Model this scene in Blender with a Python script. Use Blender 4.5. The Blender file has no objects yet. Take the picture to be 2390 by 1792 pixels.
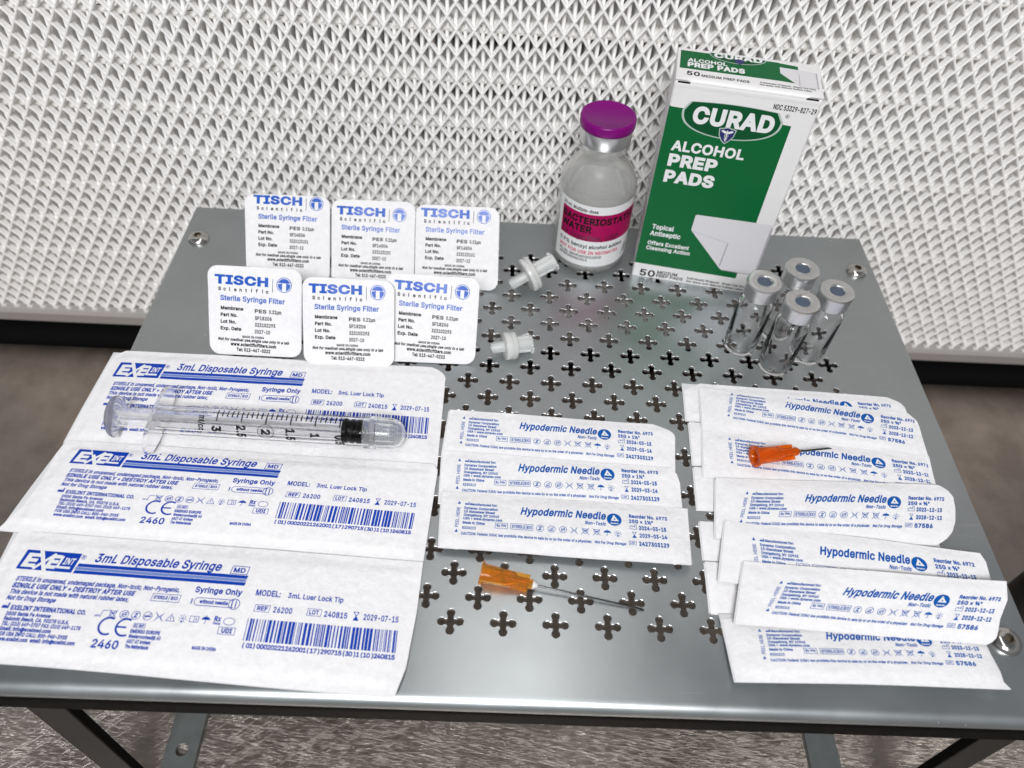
import bpy, bmesh, math, random, os
import numpy as np
from mathutils import Matrix, Vector
from mathutils.geometry import delaunay_2d_cdt, tessellate_polygon
from mathutils import noise as mnoise

R = math.radians
S = 0.001                       # everything below is written in millimetres
rnd = random.Random(7)
sc = bpy.context.scene
C = sc.collection

# ------------------------------------------------------------------ camera
cam = bpy.data.cameras.new('camera')
camo = bpy.data.objects.new('camera', cam)
C.objects.link(camo)
_m = Matrix(((0.998782, -0.043377, -0.023503), (0.018201, 0.766766, -0.641668), (0.045855, 0.640459, 0.766622))).to_4x4()
camo.matrix_world = Matrix.Translation((2.243*S, -208.421*S, 237.423*S)) @ _m
cam.lens = 26.686
cam.sensor_width = 36
cam.clip_start = 0.005
cam.clip_end = 20
cam.dof.use_dof = True
cam.dof.focus_distance = 0.285
cam.dof.aperture_fstop = 11
sc.camera = camo

# ------------------------------------------------------------------ world and lamps
w = bpy.data.worlds.new('World')
sc.world = w
w.use_nodes = True
nt = w.node_tree
bg = nt.nodes['Background']
tc = nt.nodes.new('ShaderNodeTexCoord')
sp = nt.nodes.new('ShaderNodeSeparateXYZ')
rp = nt.nodes.new('ShaderNodeValToRGB')
nt.links.new(tc.outputs['Generated'], sp.inputs[0])
nt.links.new(sp.outputs['Z'], rp.inputs[0])
nt.links.new(rp.outputs[0], bg.inputs[0])
e = rp.color_ramp.elements
e[0].position = 0.0; e[0].color = (0.42, 0.42, 0.43, 1)
e[1].position = 0.55; e[1].color = (0.80, 0.81, 0.84, 1)
e2 = rp.color_ramp.elements.new(0.85); e2.color = (0.30, 0.31, 0.33, 1)
bg.inputs[1].default_value = 0.39

def area(name, loc, target, sx, sy, power, col=(1, 1, 1)):
    l = bpy.data.lights.new(name, 'AREA')
    l.shape = 'RECTANGLE'; l.size = sx*S; l.size_y = sy*S
    l.energy = power; l.color = col
    o = bpy.data.objects.new(name, l)
    C.objects.link(o)
    o.location = Vector(loc)*S
    o.rotation_euler = (Vector(target)-Vector(loc)).to_track_quat('-Z', 'Y').to_euler()
    return o
# the hood's ceiling tube, across the cabinet, and the softer light of the room behind the camera
area('hood_tube_lamp', (40, -30, 760), (20, -30, 0), 1000, 80, 1.5, (1.0, 0.985, 0.97))
area('room_lamp', (-60, -900, 1000), (0, 60, 40), 480, 320, 15.5, (0.97, 0.985, 1.0))

sc.view_settings.view_transform = 'Standard'
sc.view_settings.look = 'None'
sc.view_settings.exposure = -0.05
sc.view_settings.gamma = 1.0
sc.cycles.max_bounces = 14
sc.cycles.transmission_bounces = 14
sc.cycles.transparent_max_bounces = 16
sc.cycles.glossy_bounces = 6
sc.cycles.diffuse_bounces = 5
sc.cycles.sample_clamp_indirect = 6.0

# ------------------------------------------------------------------ helpers
def lin(r, g, b):
    f = lambda c: ((c/255+0.055)/1.055)**2.4 if c/255 > 0.04045 else c/255/12.92
    return (f(r), f(g), f(b), 1)

def mat(name, col, rough=0.5, metal=0.0, trans=0.0, ior=1.5, spec=0.5, coat=0.0, sss=0.0):
    m = bpy.data.materials.new(name); m.use_nodes = True
    p = m.node_tree.nodes['Principled BSDF']
    p.inputs['Base Color'].default_value = tuple(col) if len(col) == 4 else tuple(col)+(1,)
    p.inputs['Roughness'].default_value = rough
    p.inputs['Metallic'].default_value = metal
    p.inputs['Transmission Weight'].default_value = trans
    p.inputs['IOR'].default_value = ior
    p.inputs['Specular IOR Level'].default_value = spec
    p.inputs['Coat Weight'].default_value = coat
    if sss:
        p.inputs['Subsurface Weight'].default_value = sss
        p.inputs['Subsurface Radius'].default_value = (0.002, 0.002, 0.002)
        p.inputs['Subsurface Scale'].default_value = 0.5
    return m

def nodes(m):
    return m.node_tree.nodes, m.node_tree.links, m.node_tree.nodes['Principled BSDF']

def add_noise(m, scale, amount, bump=0.0, bump_scale=None, detail=4, stretch=(1, 1, 1), dist=0.0002, rough_var=0.0):
    """vary the base colour and relief of a material with object-space noise (scale in 1/m)"""
    n, l, p = nodes(m)
    t = n.new('ShaderNodeTexCoord'); mp = n.new('ShaderNodeMapping')
    mp.inputs['Scale'].default_value = stretch
    l.new(t.outputs['Object'], mp.inputs[0])
    nz = n.new('ShaderNodeTexNoise'); nz.inputs['Scale'].default_value = scale; nz.inputs['Detail'].default_value = detail
    nz.inputs['Roughness'].default_value = 0.6
    l.new(mp.outputs[0], nz.inputs['Vector'])
    if amount:
        base = tuple(p.inputs['Base Color'].default_value)
        r = n.new('ShaderNodeValToRGB')
        r.color_ramp.elements[0].position = 0.3; r.color_ramp.elements[1].position = 0.7
        r.color_ramp.elements[0].color = tuple(c*(1-amount) for c in base[:3])+(1,)
        r.color_ramp.elements[1].color = tuple(min(1, c*(1+amount)) for c in base[:3])+(1,)
        l.new(nz.outputs[0], r.inputs[0]); l.new(r.outputs[0], p.inputs['Base Color'])
    if rough_var:
        mr = n.new('ShaderNodeMapRange')
        rr = p.inputs['Roughness'].default_value
        mr.inputs['To Min'].default_value = rr-rough_var; mr.inputs['To Max'].default_value = rr+rough_var
        l.new(nz.outputs[0], mr.inputs['Value']); l.new(mr.outputs[0], p.inputs['Roughness'])
    if bump:
        nb = n.new('ShaderNodeTexNoise'); nb.inputs['Scale'].default_value = bump_scale or scale*3; nb.inputs['Detail'].default_value = 6; nb.inputs['Roughness'].default_value = 0.62
        l.new(mp.outputs[0], nb.inputs['Vector'])
        b = n.new('ShaderNodeBump'); b.inputs['Strength'].default_value = bump; b.inputs['Distance'].default_value = dist
        l.new(nb.outputs[0], b.inputs['Height']); l.new(b.outputs[0], p.inputs['Normal'])
    return m

M = {}
M['steel_plate'] = add_noise(mat('grey satin plate', (0.45, 0.475, 0.485), 0.33, 0.9), 34, 0.05, 0.14, 2500, dist=0.00002, rough_var=0.09)
M['black_rail'] = add_noise(mat('matte black rail and dark reflection', (0.005, 0.0045, 0.0045), 0.55, spec=0.03), 200, 0.2, 0.1, 900)
M['dark_steel'] = add_noise(mat('dark grey leg steel', (0.014, 0.013, 0.013), 0.45, spec=0.15), 120, 0.12, 0.1, 900)
M['foot_steel'] = add_noise(mat('grey foot bar steel', (0.20, 0.215, 0.21), 0.42, 0.6), 120, 0.1, 0.1, 900)
M['screw'] = mat('polished screw steel', (0.62, 0.60, 0.57), 0.16, 1.0)
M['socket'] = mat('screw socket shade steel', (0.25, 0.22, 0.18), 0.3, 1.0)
M['paper'] = add_noise(mat('white medical paper', (0.84, 0.825, 0.835), 0.72, spec=0.3), 420, 0.045, 0.75, 120, dist=0.0012)
M['film'] = mat('milky pack film', (0.72, 0.72, 0.73), 0.3, spec=0.5)
M['card'] = add_noise(mat('white carton board', (0.80, 0.785, 0.78), 0.42), 300, 0.01, 0.05, 1500)
M['green'] = mat('green carton ink', (0.0, 0.118, 0.030), 0.42, spec=0.18)
M['oval_green'] = mat('deeper green oval ink', (0.0, 0.075, 0.022), 0.42, spec=0.18)
M['silver_ink'] = mat('pale green outline ink', (0.45, 0.55, 0.49), 0.4)
M['shield_ink'] = mat('navy shield ink', (0.006, 0.006, 0.12), 0.35)
M['white_ink'] = mat('white ink', (0.80, 0.80, 0.80), 0.45)
M['pad_ink'] = mat('pale printed pad ink', (0.70, 0.68, 0.70), 0.45)
M['padfold_ink'] = mat('grey lilac fold ink', (0.40, 0.36, 0.41), 0.5)
M['black_ink'] = mat('black ink', (0.006, 0.006, 0.006), 0.5, spec=0.15)
M['grey_ink'] = mat('dark grey ink', (0.03, 0.03, 0.033), 0.5, spec=0.2)
M['blue_ink'] = mat('royal blue ink', (0.0, 0.045, 0.40), 0.45, spec=0.2)
M['hatch_ink'] = mat('light blue hatch ink', (0.16, 0.24, 0.55), 0.5)
M['needle_ink'] = mat('azure blue ink', (0.0, 0.095, 0.40), 0.45, spec=0.2)
M['brand_ink'] = mat('glossy blue ink', (0.0, 0.085, 0.48), 0.3, spec=0.3)
M['magenta_ink'] = mat('magenta label ink', (0.38, 0.0, 0.085), 0.45, spec=0.2)
M['plum_ink'] = mat('dark plum ink', (0.10, 0.0, 0.035), 0.4)
M['red_ink'] = mat('rose red ink', (0.62, 0.03, 0.10), 0.45)
M['label_paper'] = mat('glossy label paper', (0.80, 0.80, 0.80), 0.38)
M['purple'] = mat('purple plastic cap', (0.19, 0.0, 0.155), 0.3, spec=0.25)
M['alu'] = add_noise(mat('brushed aluminium cap', (0.74, 0.74, 0.735), 0.30, 1.0), 300, 0.04, 0.05, 1500)
M['septum'] = mat('slate blue rubber', (0.085, 0.105, 0.145), 0.6, spec=0.2)
M['glass'] = mat('clear glass', (1, 1, 1), 0.0, trans=1.0, ior=1.27)
M['bottle_glass'] = mat('bottle glass', (0.93, 0.925, 0.90), 0.12, trans=0.77, ior=1.38)
M['water'] = mat('water', (0.99, 0.99, 0.98), 0.04, trans=1.0, ior=1.25)
M['clear_plastic'] = mat('clear syringe plastic', (0.99, 0.99, 0.995), 0.03, trans=1.0, ior=1.14)
M['frost_plastic'] = mat('frosted translucent plastic', (0.97, 0.97, 0.98), 0.16, trans=0.90, ior=1.22)
M['filter_plastic'] = mat('milky filter plastic', (0.90, 0.90, 0.88), 0.25, trans=0.45, ior=1.4)
M['filter_clear'] = mat('clear luer plastic', (0.95, 0.96, 0.95), 0.2, trans=0.62, ior=1.35)
M['tray_plastic'] = mat('clear blister plastic', (0.96, 0.97, 0.97), 0.08, trans=0.9, ior=1.2)
M['black_rubber'] = mat('black rubber', (0.004, 0.004, 0.004), 0.35, spec=0.2)
M['orange'] = mat('orange translucent hub', (1.0, 0.50, 0.07), 0.10, trans=0.85, ior=1.25)
M['orange_deep'] = mat('deep orange hub', (1.0, 0.22, 0.008), 0.13, trans=0.74, ior=1.3)
M['epoxy'] = mat('white epoxy', (0.8, 0.78, 0.74), 0.4)
M['needle_steel'] = mat('needle steel', (0.12, 0.12, 0.125), 0.25, 1.0)
M['filter_white'] = add_noise(mat('white coated filter mesh', (0.93, 0.915, 0.90), 0.55), 300, 0.02, 0.05, 900)
M['filter_media'] = mat('white pleated filter media', (0.93, 0.91, 0.88), 0.75)
M['frame_grey'] = mat('grey filter frame', (0.36, 0.335, 0.33), 0.45, 0.3)
M['gap_black'] = mat('black slot', (0.004, 0.004, 0.004), 0.6)
M['knob_black'] = mat('black rubber knob', (0.006, 0.006, 0.006), 0.5)

def wear(m):
    n, l, p = nodes(m)
    src = p.inputs['Base Color'].links[0].from_socket
    t = n.new('ShaderNodeTexCoord'); v = n.new('ShaderNodeTexVoronoi'); v.inputs['Scale'].default_value = 95
    l.new(t.outputs['Object'], v.inputs['Vector'])
    a = n.new('ShaderNodeMath'); a.operation = 'LESS_THAN'; a.inputs[1].default_value = 0.028; l.new(v.outputs['Distance'], a.inputs[0])
    mp = n.new('ShaderNodeMapping'); mp.inputs['Rotation'].default_value = (0, 0, R(31)); mp.inputs['Scale'].default_value = (1, 55, 1)
    l.new(t.outputs['Object'], mp.inputs[0])
    z = n.new('ShaderNodeTexNoise'); z.inputs['Scale'].default_value = 26; z.inputs['Detail'].default_value = 2; l.new(mp.outputs[0], z.inputs['Vector'])
    mr = n.new('ShaderNodeMapRange'); mr.inputs['From Min'].default_value = .72; mr.inputs['From Max'].default_value = .76; mr.inputs['To Max'].default_value = .35
    l.new(z.outputs[0], mr.inputs['Value'])
    s = n.new('ShaderNodeMath'); s.operation = 'MAXIMUM'; l.new(a.outputs[0], s.inputs[0]); l.new(mr.outputs[0], s.inputs[1])
    x = n.new('ShaderNodeMixRGB'); x.inputs[2].default_value = (.85, .86, .86, 1); l.new(s.outputs[0], x.inputs[0]); l.new(src, x.inputs[1]); l.new(x.outputs[0], p.inputs['Base Color'])
wear(M['steel_plate'])

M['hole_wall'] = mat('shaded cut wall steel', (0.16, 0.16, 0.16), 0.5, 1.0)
M['rim_highlight'] = mat('bright rim highlight steel', (0.75, 0.76, 0.77), 0.3, 1.0)  # brighter metal puts the highlight on the hole rims into the colour

def steel_bench():
    m = mat('scratched stainless bench', (0.44, 0.40, 0.375), 0.33, 1.0)
    n, l, p = nodes(m)
    t = n.new('ShaderNodeTexCoord')
    acc = None
    for k, (ang, sy, thr) in enumerate(((12, 60, .60), (-38, 55, .63), (64, 55, .65), (2, 80, .57))):
        mp = n.new('ShaderNodeMapping'); mp.inputs['Rotation'].default_value = (0, 0, R(ang))
        mp2 = n.new('ShaderNodeMapping'); mp2.inputs['Scale'].default_value = (1, sy, 1)
        l.new(t.outputs['Object'], mp.inputs[0]); l.new(mp.outputs[0], mp2.inputs[0])
        nz = n.new('ShaderNodeTexNoise'); nz.inputs['Scale'].default_value = 60+k*22; nz.inputs['Detail'].default_value = 2
        l.new(mp2.outputs[0], nz.inputs['Vector'])
        mr = n.new('ShaderNodeMapRange'); mr.inputs['From Min'].default_value = thr; mr.inputs['From Max'].default_value = thr+.09
        l.new(nz.outputs[0], mr.inputs['Value'])
        if acc is None: acc = mr.outputs[0]
        else:
            a = n.new('ShaderNodeMath'); a.operation = 'MAXIMUM'; l.new(acc, a.inputs[0]); l.new(mr.outputs[0], a.inputs[1]); acc = a.outputs[0]
    cl = n.new('ShaderNodeTexNoise'); cl.inputs['Scale'].default_value = 30; cl.inputs['Detail'].default_value = 6; cl.inputs['Roughness'].default_value = .6
    l.new(t.outputs['Object'], cl.inputs['Vector'])
    r = n.new('ShaderNodeValToRGB'); r.color_ramp.elements[0].position = .35; r.color_ramp.elements[1].position = .68
    r.color_ramp.elements[0].color = (0.38, 0.32, 0.275, 1); r.color_ramp.elements[1].color = (0.60, 0.52, 0.455, 1)
    l.new(cl.outputs[0], r.inputs[0])
    mx = n.new('ShaderNodeMixRGB'); mx.inputs[2].default_value = (0.9, 0.87, 0.84, 1)
    # the front of the bench is the worn, scuffed part
    sx = n.new('ShaderNodeSeparateXYZ'); l.new(t.outputs['Object'], sx.inputs[0])
    wr = n.new('ShaderNodeMapRange'); wr.inputs['From Min'].default_value = -0.02; wr.inputs['From Max'].default_value = -0.11; wr.inputs['To Min'].default_value = .10; wr.inputs["To Max"].default_value = .38
    l.new(sx.outputs['Y'], wr.inputs['Value'])
    s = n.new('ShaderNodeMath'); s.operation = 'MULTIPLY'; l.new(wr.outputs[0], s.inputs[1]); l.new(acc, s.inputs[0])
    l.new(s.outputs[0], mx.inputs[0]); l.new(r.outputs[0], mx.inputs[1]); l.new(mx.outputs[0], p.inputs['Base Color'])
    b = n.new('ShaderNodeBump'); b.inputs['Strength'].default_value = .5; b.inputs['Distance'].default_value = .0002
    l.new(s.outputs[0], b.inputs['Height']); l.new(b.outputs[0], p.inputs['Normal'])
    return m
M['bench'] = steel_bench()

def root(name, loc, label, cat, group=None):
    o = bpy.data.objects.new(name, None); C.objects.link(o)
    o.empty_display_size = 0.005
    o.location = Vector(loc)*S
    o['label'] = label; o['category'] = cat
    if group: o['group'] = group
    return o

def build(name, V, F, m, parent=None, smooth=False, label=None, kind=None, angle=None):
    """V in world millimetres -> mesh object; vertices are stored relative to the top-level thing"""
    me = bpy.data.meshes.new(name)
    V = np.asarray(V, dtype=float).reshape(-1, 3)*S
    top = parent
    off = np.zeros(3)
    while top is not None:
        off += np.array(top.location); top = top.parent
    me.from_pydata((V-off).tolist(), [], [tuple(int(i) for i in f) for f in F])
    mats = m if isinstance(m, (list, tuple)) else [m]
    for a in mats: me.materials.append(a)
    if smooth:
        me.polygons.foreach_set('use_smooth', [True]*len(me.polygons))
        if angle: 
            me.update()
            me.set_sharp_from_angle(angle=R(angle))
    me.update()
    o = bpy.data.objects.new(name, me); C.objects.link(o)
    if parent is not None: o.parent = parent
    if label: o['label'] = label
    if kind: o['kind'] = kind
    return o

class MB:
    def __init__(s): s.V = []; s.F = []
    def add(s, V, F):
        b = len(s.V); s.V += [tuple(v) for v in V]; s.F += [tuple(i+b for i in f) for f in F]
    def box(s, x0, x1, y0, y1, z0, z1, xf=None):
        V = [(x, y, z) for x in (x0, x1) for y in (y0, y1) for z in (z0, z1)]
        if xf: V = [xf(v) for v in V]
        s.add(V, [(0, 1, 3, 2), (4, 6, 7, 5), (0, 4, 5, 1), (2, 3, 7, 6), (0, 2, 6, 4), (1, 5, 7, 3)])
    def build(s, name, m, parent=None, **k): return build(name, s.V, s.F, m, parent, **k)

def frame(axis, up=(0, 0, 1)):
    a = Vector(axis).normalized(); u = Vector(up)
    x = a.cross(u)
    if x.length < 1e-4: x = Vector((1, 0, 0))
    x.normalize(); y = a.cross(x).normalized()
    return x, y, a

def lathe(prof, n=40, org=(0, 0, 0), axis=(0, 0, 1), up=(0, 1, 0), sx=1.0, sy=1.0, mb=None, close=False):
    """prof: list of (radius, distance along axis) -> surface of revolution"""
    X, Y, A = frame(axis, up); O = Vector(org)
    V = []; F = []
    idx = []
    for r, h in prof:
        if r < 1e-6:
            idx.append([len(V)]); V.append(tuple(O+A*h))
        else:
            row = []
            for i in range(n):
                t = 2*math.pi*i/n
                row.append(len(V)); V.append(tuple(O+A*h+X*(r*sx*math.cos(t))+Y*(r*sy*math.sin(t))))
            idx.append(row)
    pairs = list(zip(idx[:-1], idx[1:]))
    if close: pairs.append((idx[-1], idx[0]))
    for a, b in pairs:
        for i in range(n):
            j = (i+1) % n
            if len(a) == 1 and len(b) == 1: continue
            if len(a) == 1: F.append((a[0], b[j], b[i]))
            elif len(b) == 1: F.append((a[i], a[j], b[0]))
            else: F.append((a[i], a[j], b[j], b[i]))
    if mb: mb.add(V, F)
    return V, F

# ------------------------------------------------------------------ print: words and marks as flat shapes
_fd = os.path.join(bpy.utils.system_resource('DATAFILES'), 'fonts')   # Blender's own fonts
def _font(fn):
    try: return bpy.data.fonts.load(os.path.join(_fd, fn))
    except Exception: return None
FONT = _font('Inter.woff2')
_tc = {}
def _curve(text):
    c = bpy.data.curves.new('t', 'FONT'); c.body = text; c.resolution_u = 3
    if FONT: c.font = FONT
    return c
def _outline(ch):
    """closed outlines of one letter, from its curve"""
    c = _curve(ch); o = bpy.data.objects.new('t', c); C.objects.link(o)
    cu = o.to_curve(bpy.context.evaluated_depsgraph_get()); loops = []
    for s_ in cu.splines:
        B = s_.bezier_points; n = len(B); pts = []
        for k in range(n):
            p, q = B[k], B[(k+1) % n]
            a_, b_, c_, d_ = [np.array(v[:2]) for v in (p.co, p.handle_right, q.handle_left, q.co)]
            pts.append(a_)
            L_ = np.hypot(*(d_-a_)); m_ = (a_+3*b_+3*c_+d_)/8
            dev = abs(float((m_-a_)[0]*(d_-a_)[1]-(m_-a_)[1]*(d_-a_)[0]))/max(L_, 1e-9)
            if dev > .004: pts.append(m_)
        cl = [p for k, p in enumerate(pts) if np.hypot(*(p-pts[k-1])) > 1e-4]
        if len(cl) > 2: loops.append(cl)
    o.to_curve_clear(); bpy.data.objects.remove(o); bpy.data.curves.remove(c)
    return loops
def _xmax(t):
    c = _curve(t); o = bpy.data.objects.new('t', c); me = o.to_mesh()
    x = max([v.co[0] for v in me.vertices] or [0]); yy = max([v.co[1] for v in me.vertices] or [0])
    o.to_mesh_clear(); bpy.data.objects.remove(o); bpy.data.curves.remove(c)
    return x, yy
def _area(lp): return .5*sum(lp[i-1][0]*lp[i][1]-lp[i][0]*lp[i-1][1] for i in range(len(lp)))
def letter(ch, bold):
    k = (ch, bold, 'l')
    if k in _tc: return _tc[k]
    if 'H0' not in _tc: _tc['H0'] = _xmax('H')
    hx, hy = _tc['H0']
    adv = _xmax(ch+'H')[0]-hx
    loops = _outline(ch) if ch != ' ' else []
    if loops and bold:
        sg = 1 if _area(max(loops, key=lambda l: abs(_area(l)))) > 0 else -1
        new = []
        for lp in loops:
            n = len(lp); q = []
            for i_ in range(n):
                a_, p_, c_ = lp[i_-1], lp[i_], lp[(i_+1) % n]
                d1 = (p_-a_)/max(1e-9, np.hypot(*(p_-a_))); d2 = (c_-p_)/max(1e-9, np.hypot(*(c_-p_)))
                n1 = np.array([d1[1], -d1[0]]); n2 = np.array([d2[1], -d2[0]]); m_ = n1+n2
                L_ = np.hypot(*m_)
                m_ = m_/L_ if L_ > .2 else n1
                q.append(p_+sg*m_*bold/max(.6, abs(float(m_@n1))))
            new.append(q)
        loops = new
    V = []; F = []
    if loops:
        vs = []; es = []
        for lp in loops:
            b_ = len(vs); n = len(lp); vs += [Vector((float(p[0]), float(p[1]))) for p in lp]; es += [(b_+i_, b_+(i_+1) % n) for i_ in range(n)]
        vo, eo, fo, *_r = delaunay_2d_cdt(vs, es, [], 0, 1e-5, False)
        V = [(v.x, v.y) for v in vo]
        for f in fo:
            gx = sum(V[i_][0] for i_ in f)/len(f); gy = sum(V[i_][1] for i_ in f)/len(f); wn = 0
            for lp in loops:
                for i_ in range(len(lp)):
                    a_, c_ = lp[i_-1], lp[i_]
                    if (a_[1] > gy) != (c_[1] > gy):
                        if gx < (c_[0]-a_[0])*(gy-a_[1])/(c_[1]-a_[1])+a_[0]: wn += 1 if c_[1] > a_[1] else -1
            if wn: F.append(tuple(f))
    _tc[k] = (np.array(V).reshape(-1, 2)/hy, F, adv/hy+(bold*.9/hy if bold else 0))
    return _tc[k]
def glyphs(text, bold=0.0):
    """flat letters of a word: cap height 1, starting at x = 0"""
    bold = round(bold, 3); key = (text, bold)
    if key in _tc: return _tc[key]
    P = []; F = []; n = 0; x = 0
    for ch in text:
        V, f, adv = letter(ch, bold)
        if len(V): P.append(V+np.array([x, 0])); F += [tuple(i_+n for i_ in q) for q in f]; n += len(V)
        x += adv
    V = np.vstack(P) if P else np.zeros((0, 2))
    if len(V): V[:, 0] -= V[:, 0].min()
    _tc[key] = (V, F)
    return _tc[key]

class Ink:
    """flat shapes in label millimetres: u to the right, v downwards"""
    def __init__(s): s.P = []; s.F = []; s.n = 0
    def put(s, P, F):
        P = np.asarray(P, float).reshape(-1, 2)
        s.P.append(P); s.F += [tuple(i+s.n for i in f) for f in F]; s.n += len(P)
    def text(s, t, u0, u1, base, cap, st='r', rot=0, mirror=False, spaced=False):
        bold = 0.046 if 'B' in st else 0.032 if 'b' in st else 0.024
        if cap < 1.6: bold += .010
        if spaced:       # letters set apart over the whole width
            n = len(t)
            for i, ch in enumerate(t):
                if ch == ' ': continue
                V, F = glyphs(ch, bold)
                V = V*cap; ww = V[:, 0].max()
                s.put(np.c_[u0+(u1-u0-ww)*i/(n-1)+V[:, 0], base-V[:, 1]], F)
            return
        V, F = glyphs(t, bold)
        if not len(V): return
        V = V.copy(); wd = V[:, 0].max()*cap
        kx = cap*((u1-u0)/wd if u1 is not None else 1.0)
        X = V[:, 0]*kx; Y = V[:, 1]*cap
        if 'i' in st: X = X+Y*0.2
        if mirror: X = X.max()-X
        if rot == 90: s.put(np.c_[u0-Y, base-X], F)      # reads upwards
        elif rot == -90: s.put(np.c_[u0+Y, base+X], F)    # reads downwards
        else: s.put(np.c_[u0+X, base-Y], F)
    def rect(s, u0, v0, u1, v1, seg=2.5, sk=0.0):
        nu = max(1, int(math.ceil(abs(u1-u0)/seg))); nv = max(1, int(math.ceil(abs(v1-v0)/seg)))
        P = [(u0+(u1-u0)*i/nu+sk*(1-j/nv), v0+(v1-v0)*j/nv) for j in range(nv+1) for i in range(nu+1)]
        s.put(P, [(j*(nu+1)+i, (j+1)*(nu+1)+i, (j+1)*(nu+1)+i+1, j*(nu+1)+i+1) for j in range(nv) for i in range(nu)])
    def poly(s, pts):
        s.put(pts, [tuple(t) for t in tessellate_polygon([[Vector((a, b, 0)) for a, b in pts]])])
    def line(s, pts, wd, closed=False):
        pts = [np.array(p, float) for p in pts]
        if closed: pts = pts+[pts[0]]
        for a, b in zip(pts[:-1], pts[1:]):
            d = b-a; L = np.hypot(*d)
            if L < 1e-9: continue
            n = np.array([-d[1], d[0]])/L*wd/2; e = d/L*wd*.3
            k = max(1, int(L/3)); P = []
            for i in range(k+1):
                q = a-e+(d+2*e)*i/k; P += [q-n, q+n]
            s.put(P, [(2*i, 2*i+1, 2*i+3, 2*i+2) for i in range(k)])
    def box(s, u0, v0, u1, v1, wd=.18, sk=0.0): s.line([(u0+sk, v0), (u1+sk, v0), (u1, v1), (u0, v1)], wd, True)
    def arc(s, c, r, wd, a0=0, a1=360, n=20, ry=None):
        ry = ry or r
        s.line([(c[0]+r*math.cos(R(a0+(a1-a0)*i/n)), c[1]+ry*math.sin(R(a0+(a1-a0)*i/n))) for i in range(n+1)], wd)
    def disc(s, c, r, n=24, ry=None):
        ry = ry or r; P = [tuple(c)]; F = []
        for k, q in enumerate((.5, 1.0)):
            P += [(c[0]+q*r*math.cos(2*math.pi*i/n), c[1]+q*ry*math.sin(2*math.pi*i/n)) for i in range(n)]
        for i in range(n):
            j = (i+1) % n; F += [(0, 1+i, 1+j), (1+i, 1+n+i, 1+n+j, 1+j)]
        s.put(P, F)
    def go(s, name, surf, m, parent, off=0.05, label=None):
        if not s.P: return None
        return build(name, surf(np.vstack(s.P), off), s.F, m, parent, label=label)

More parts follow.
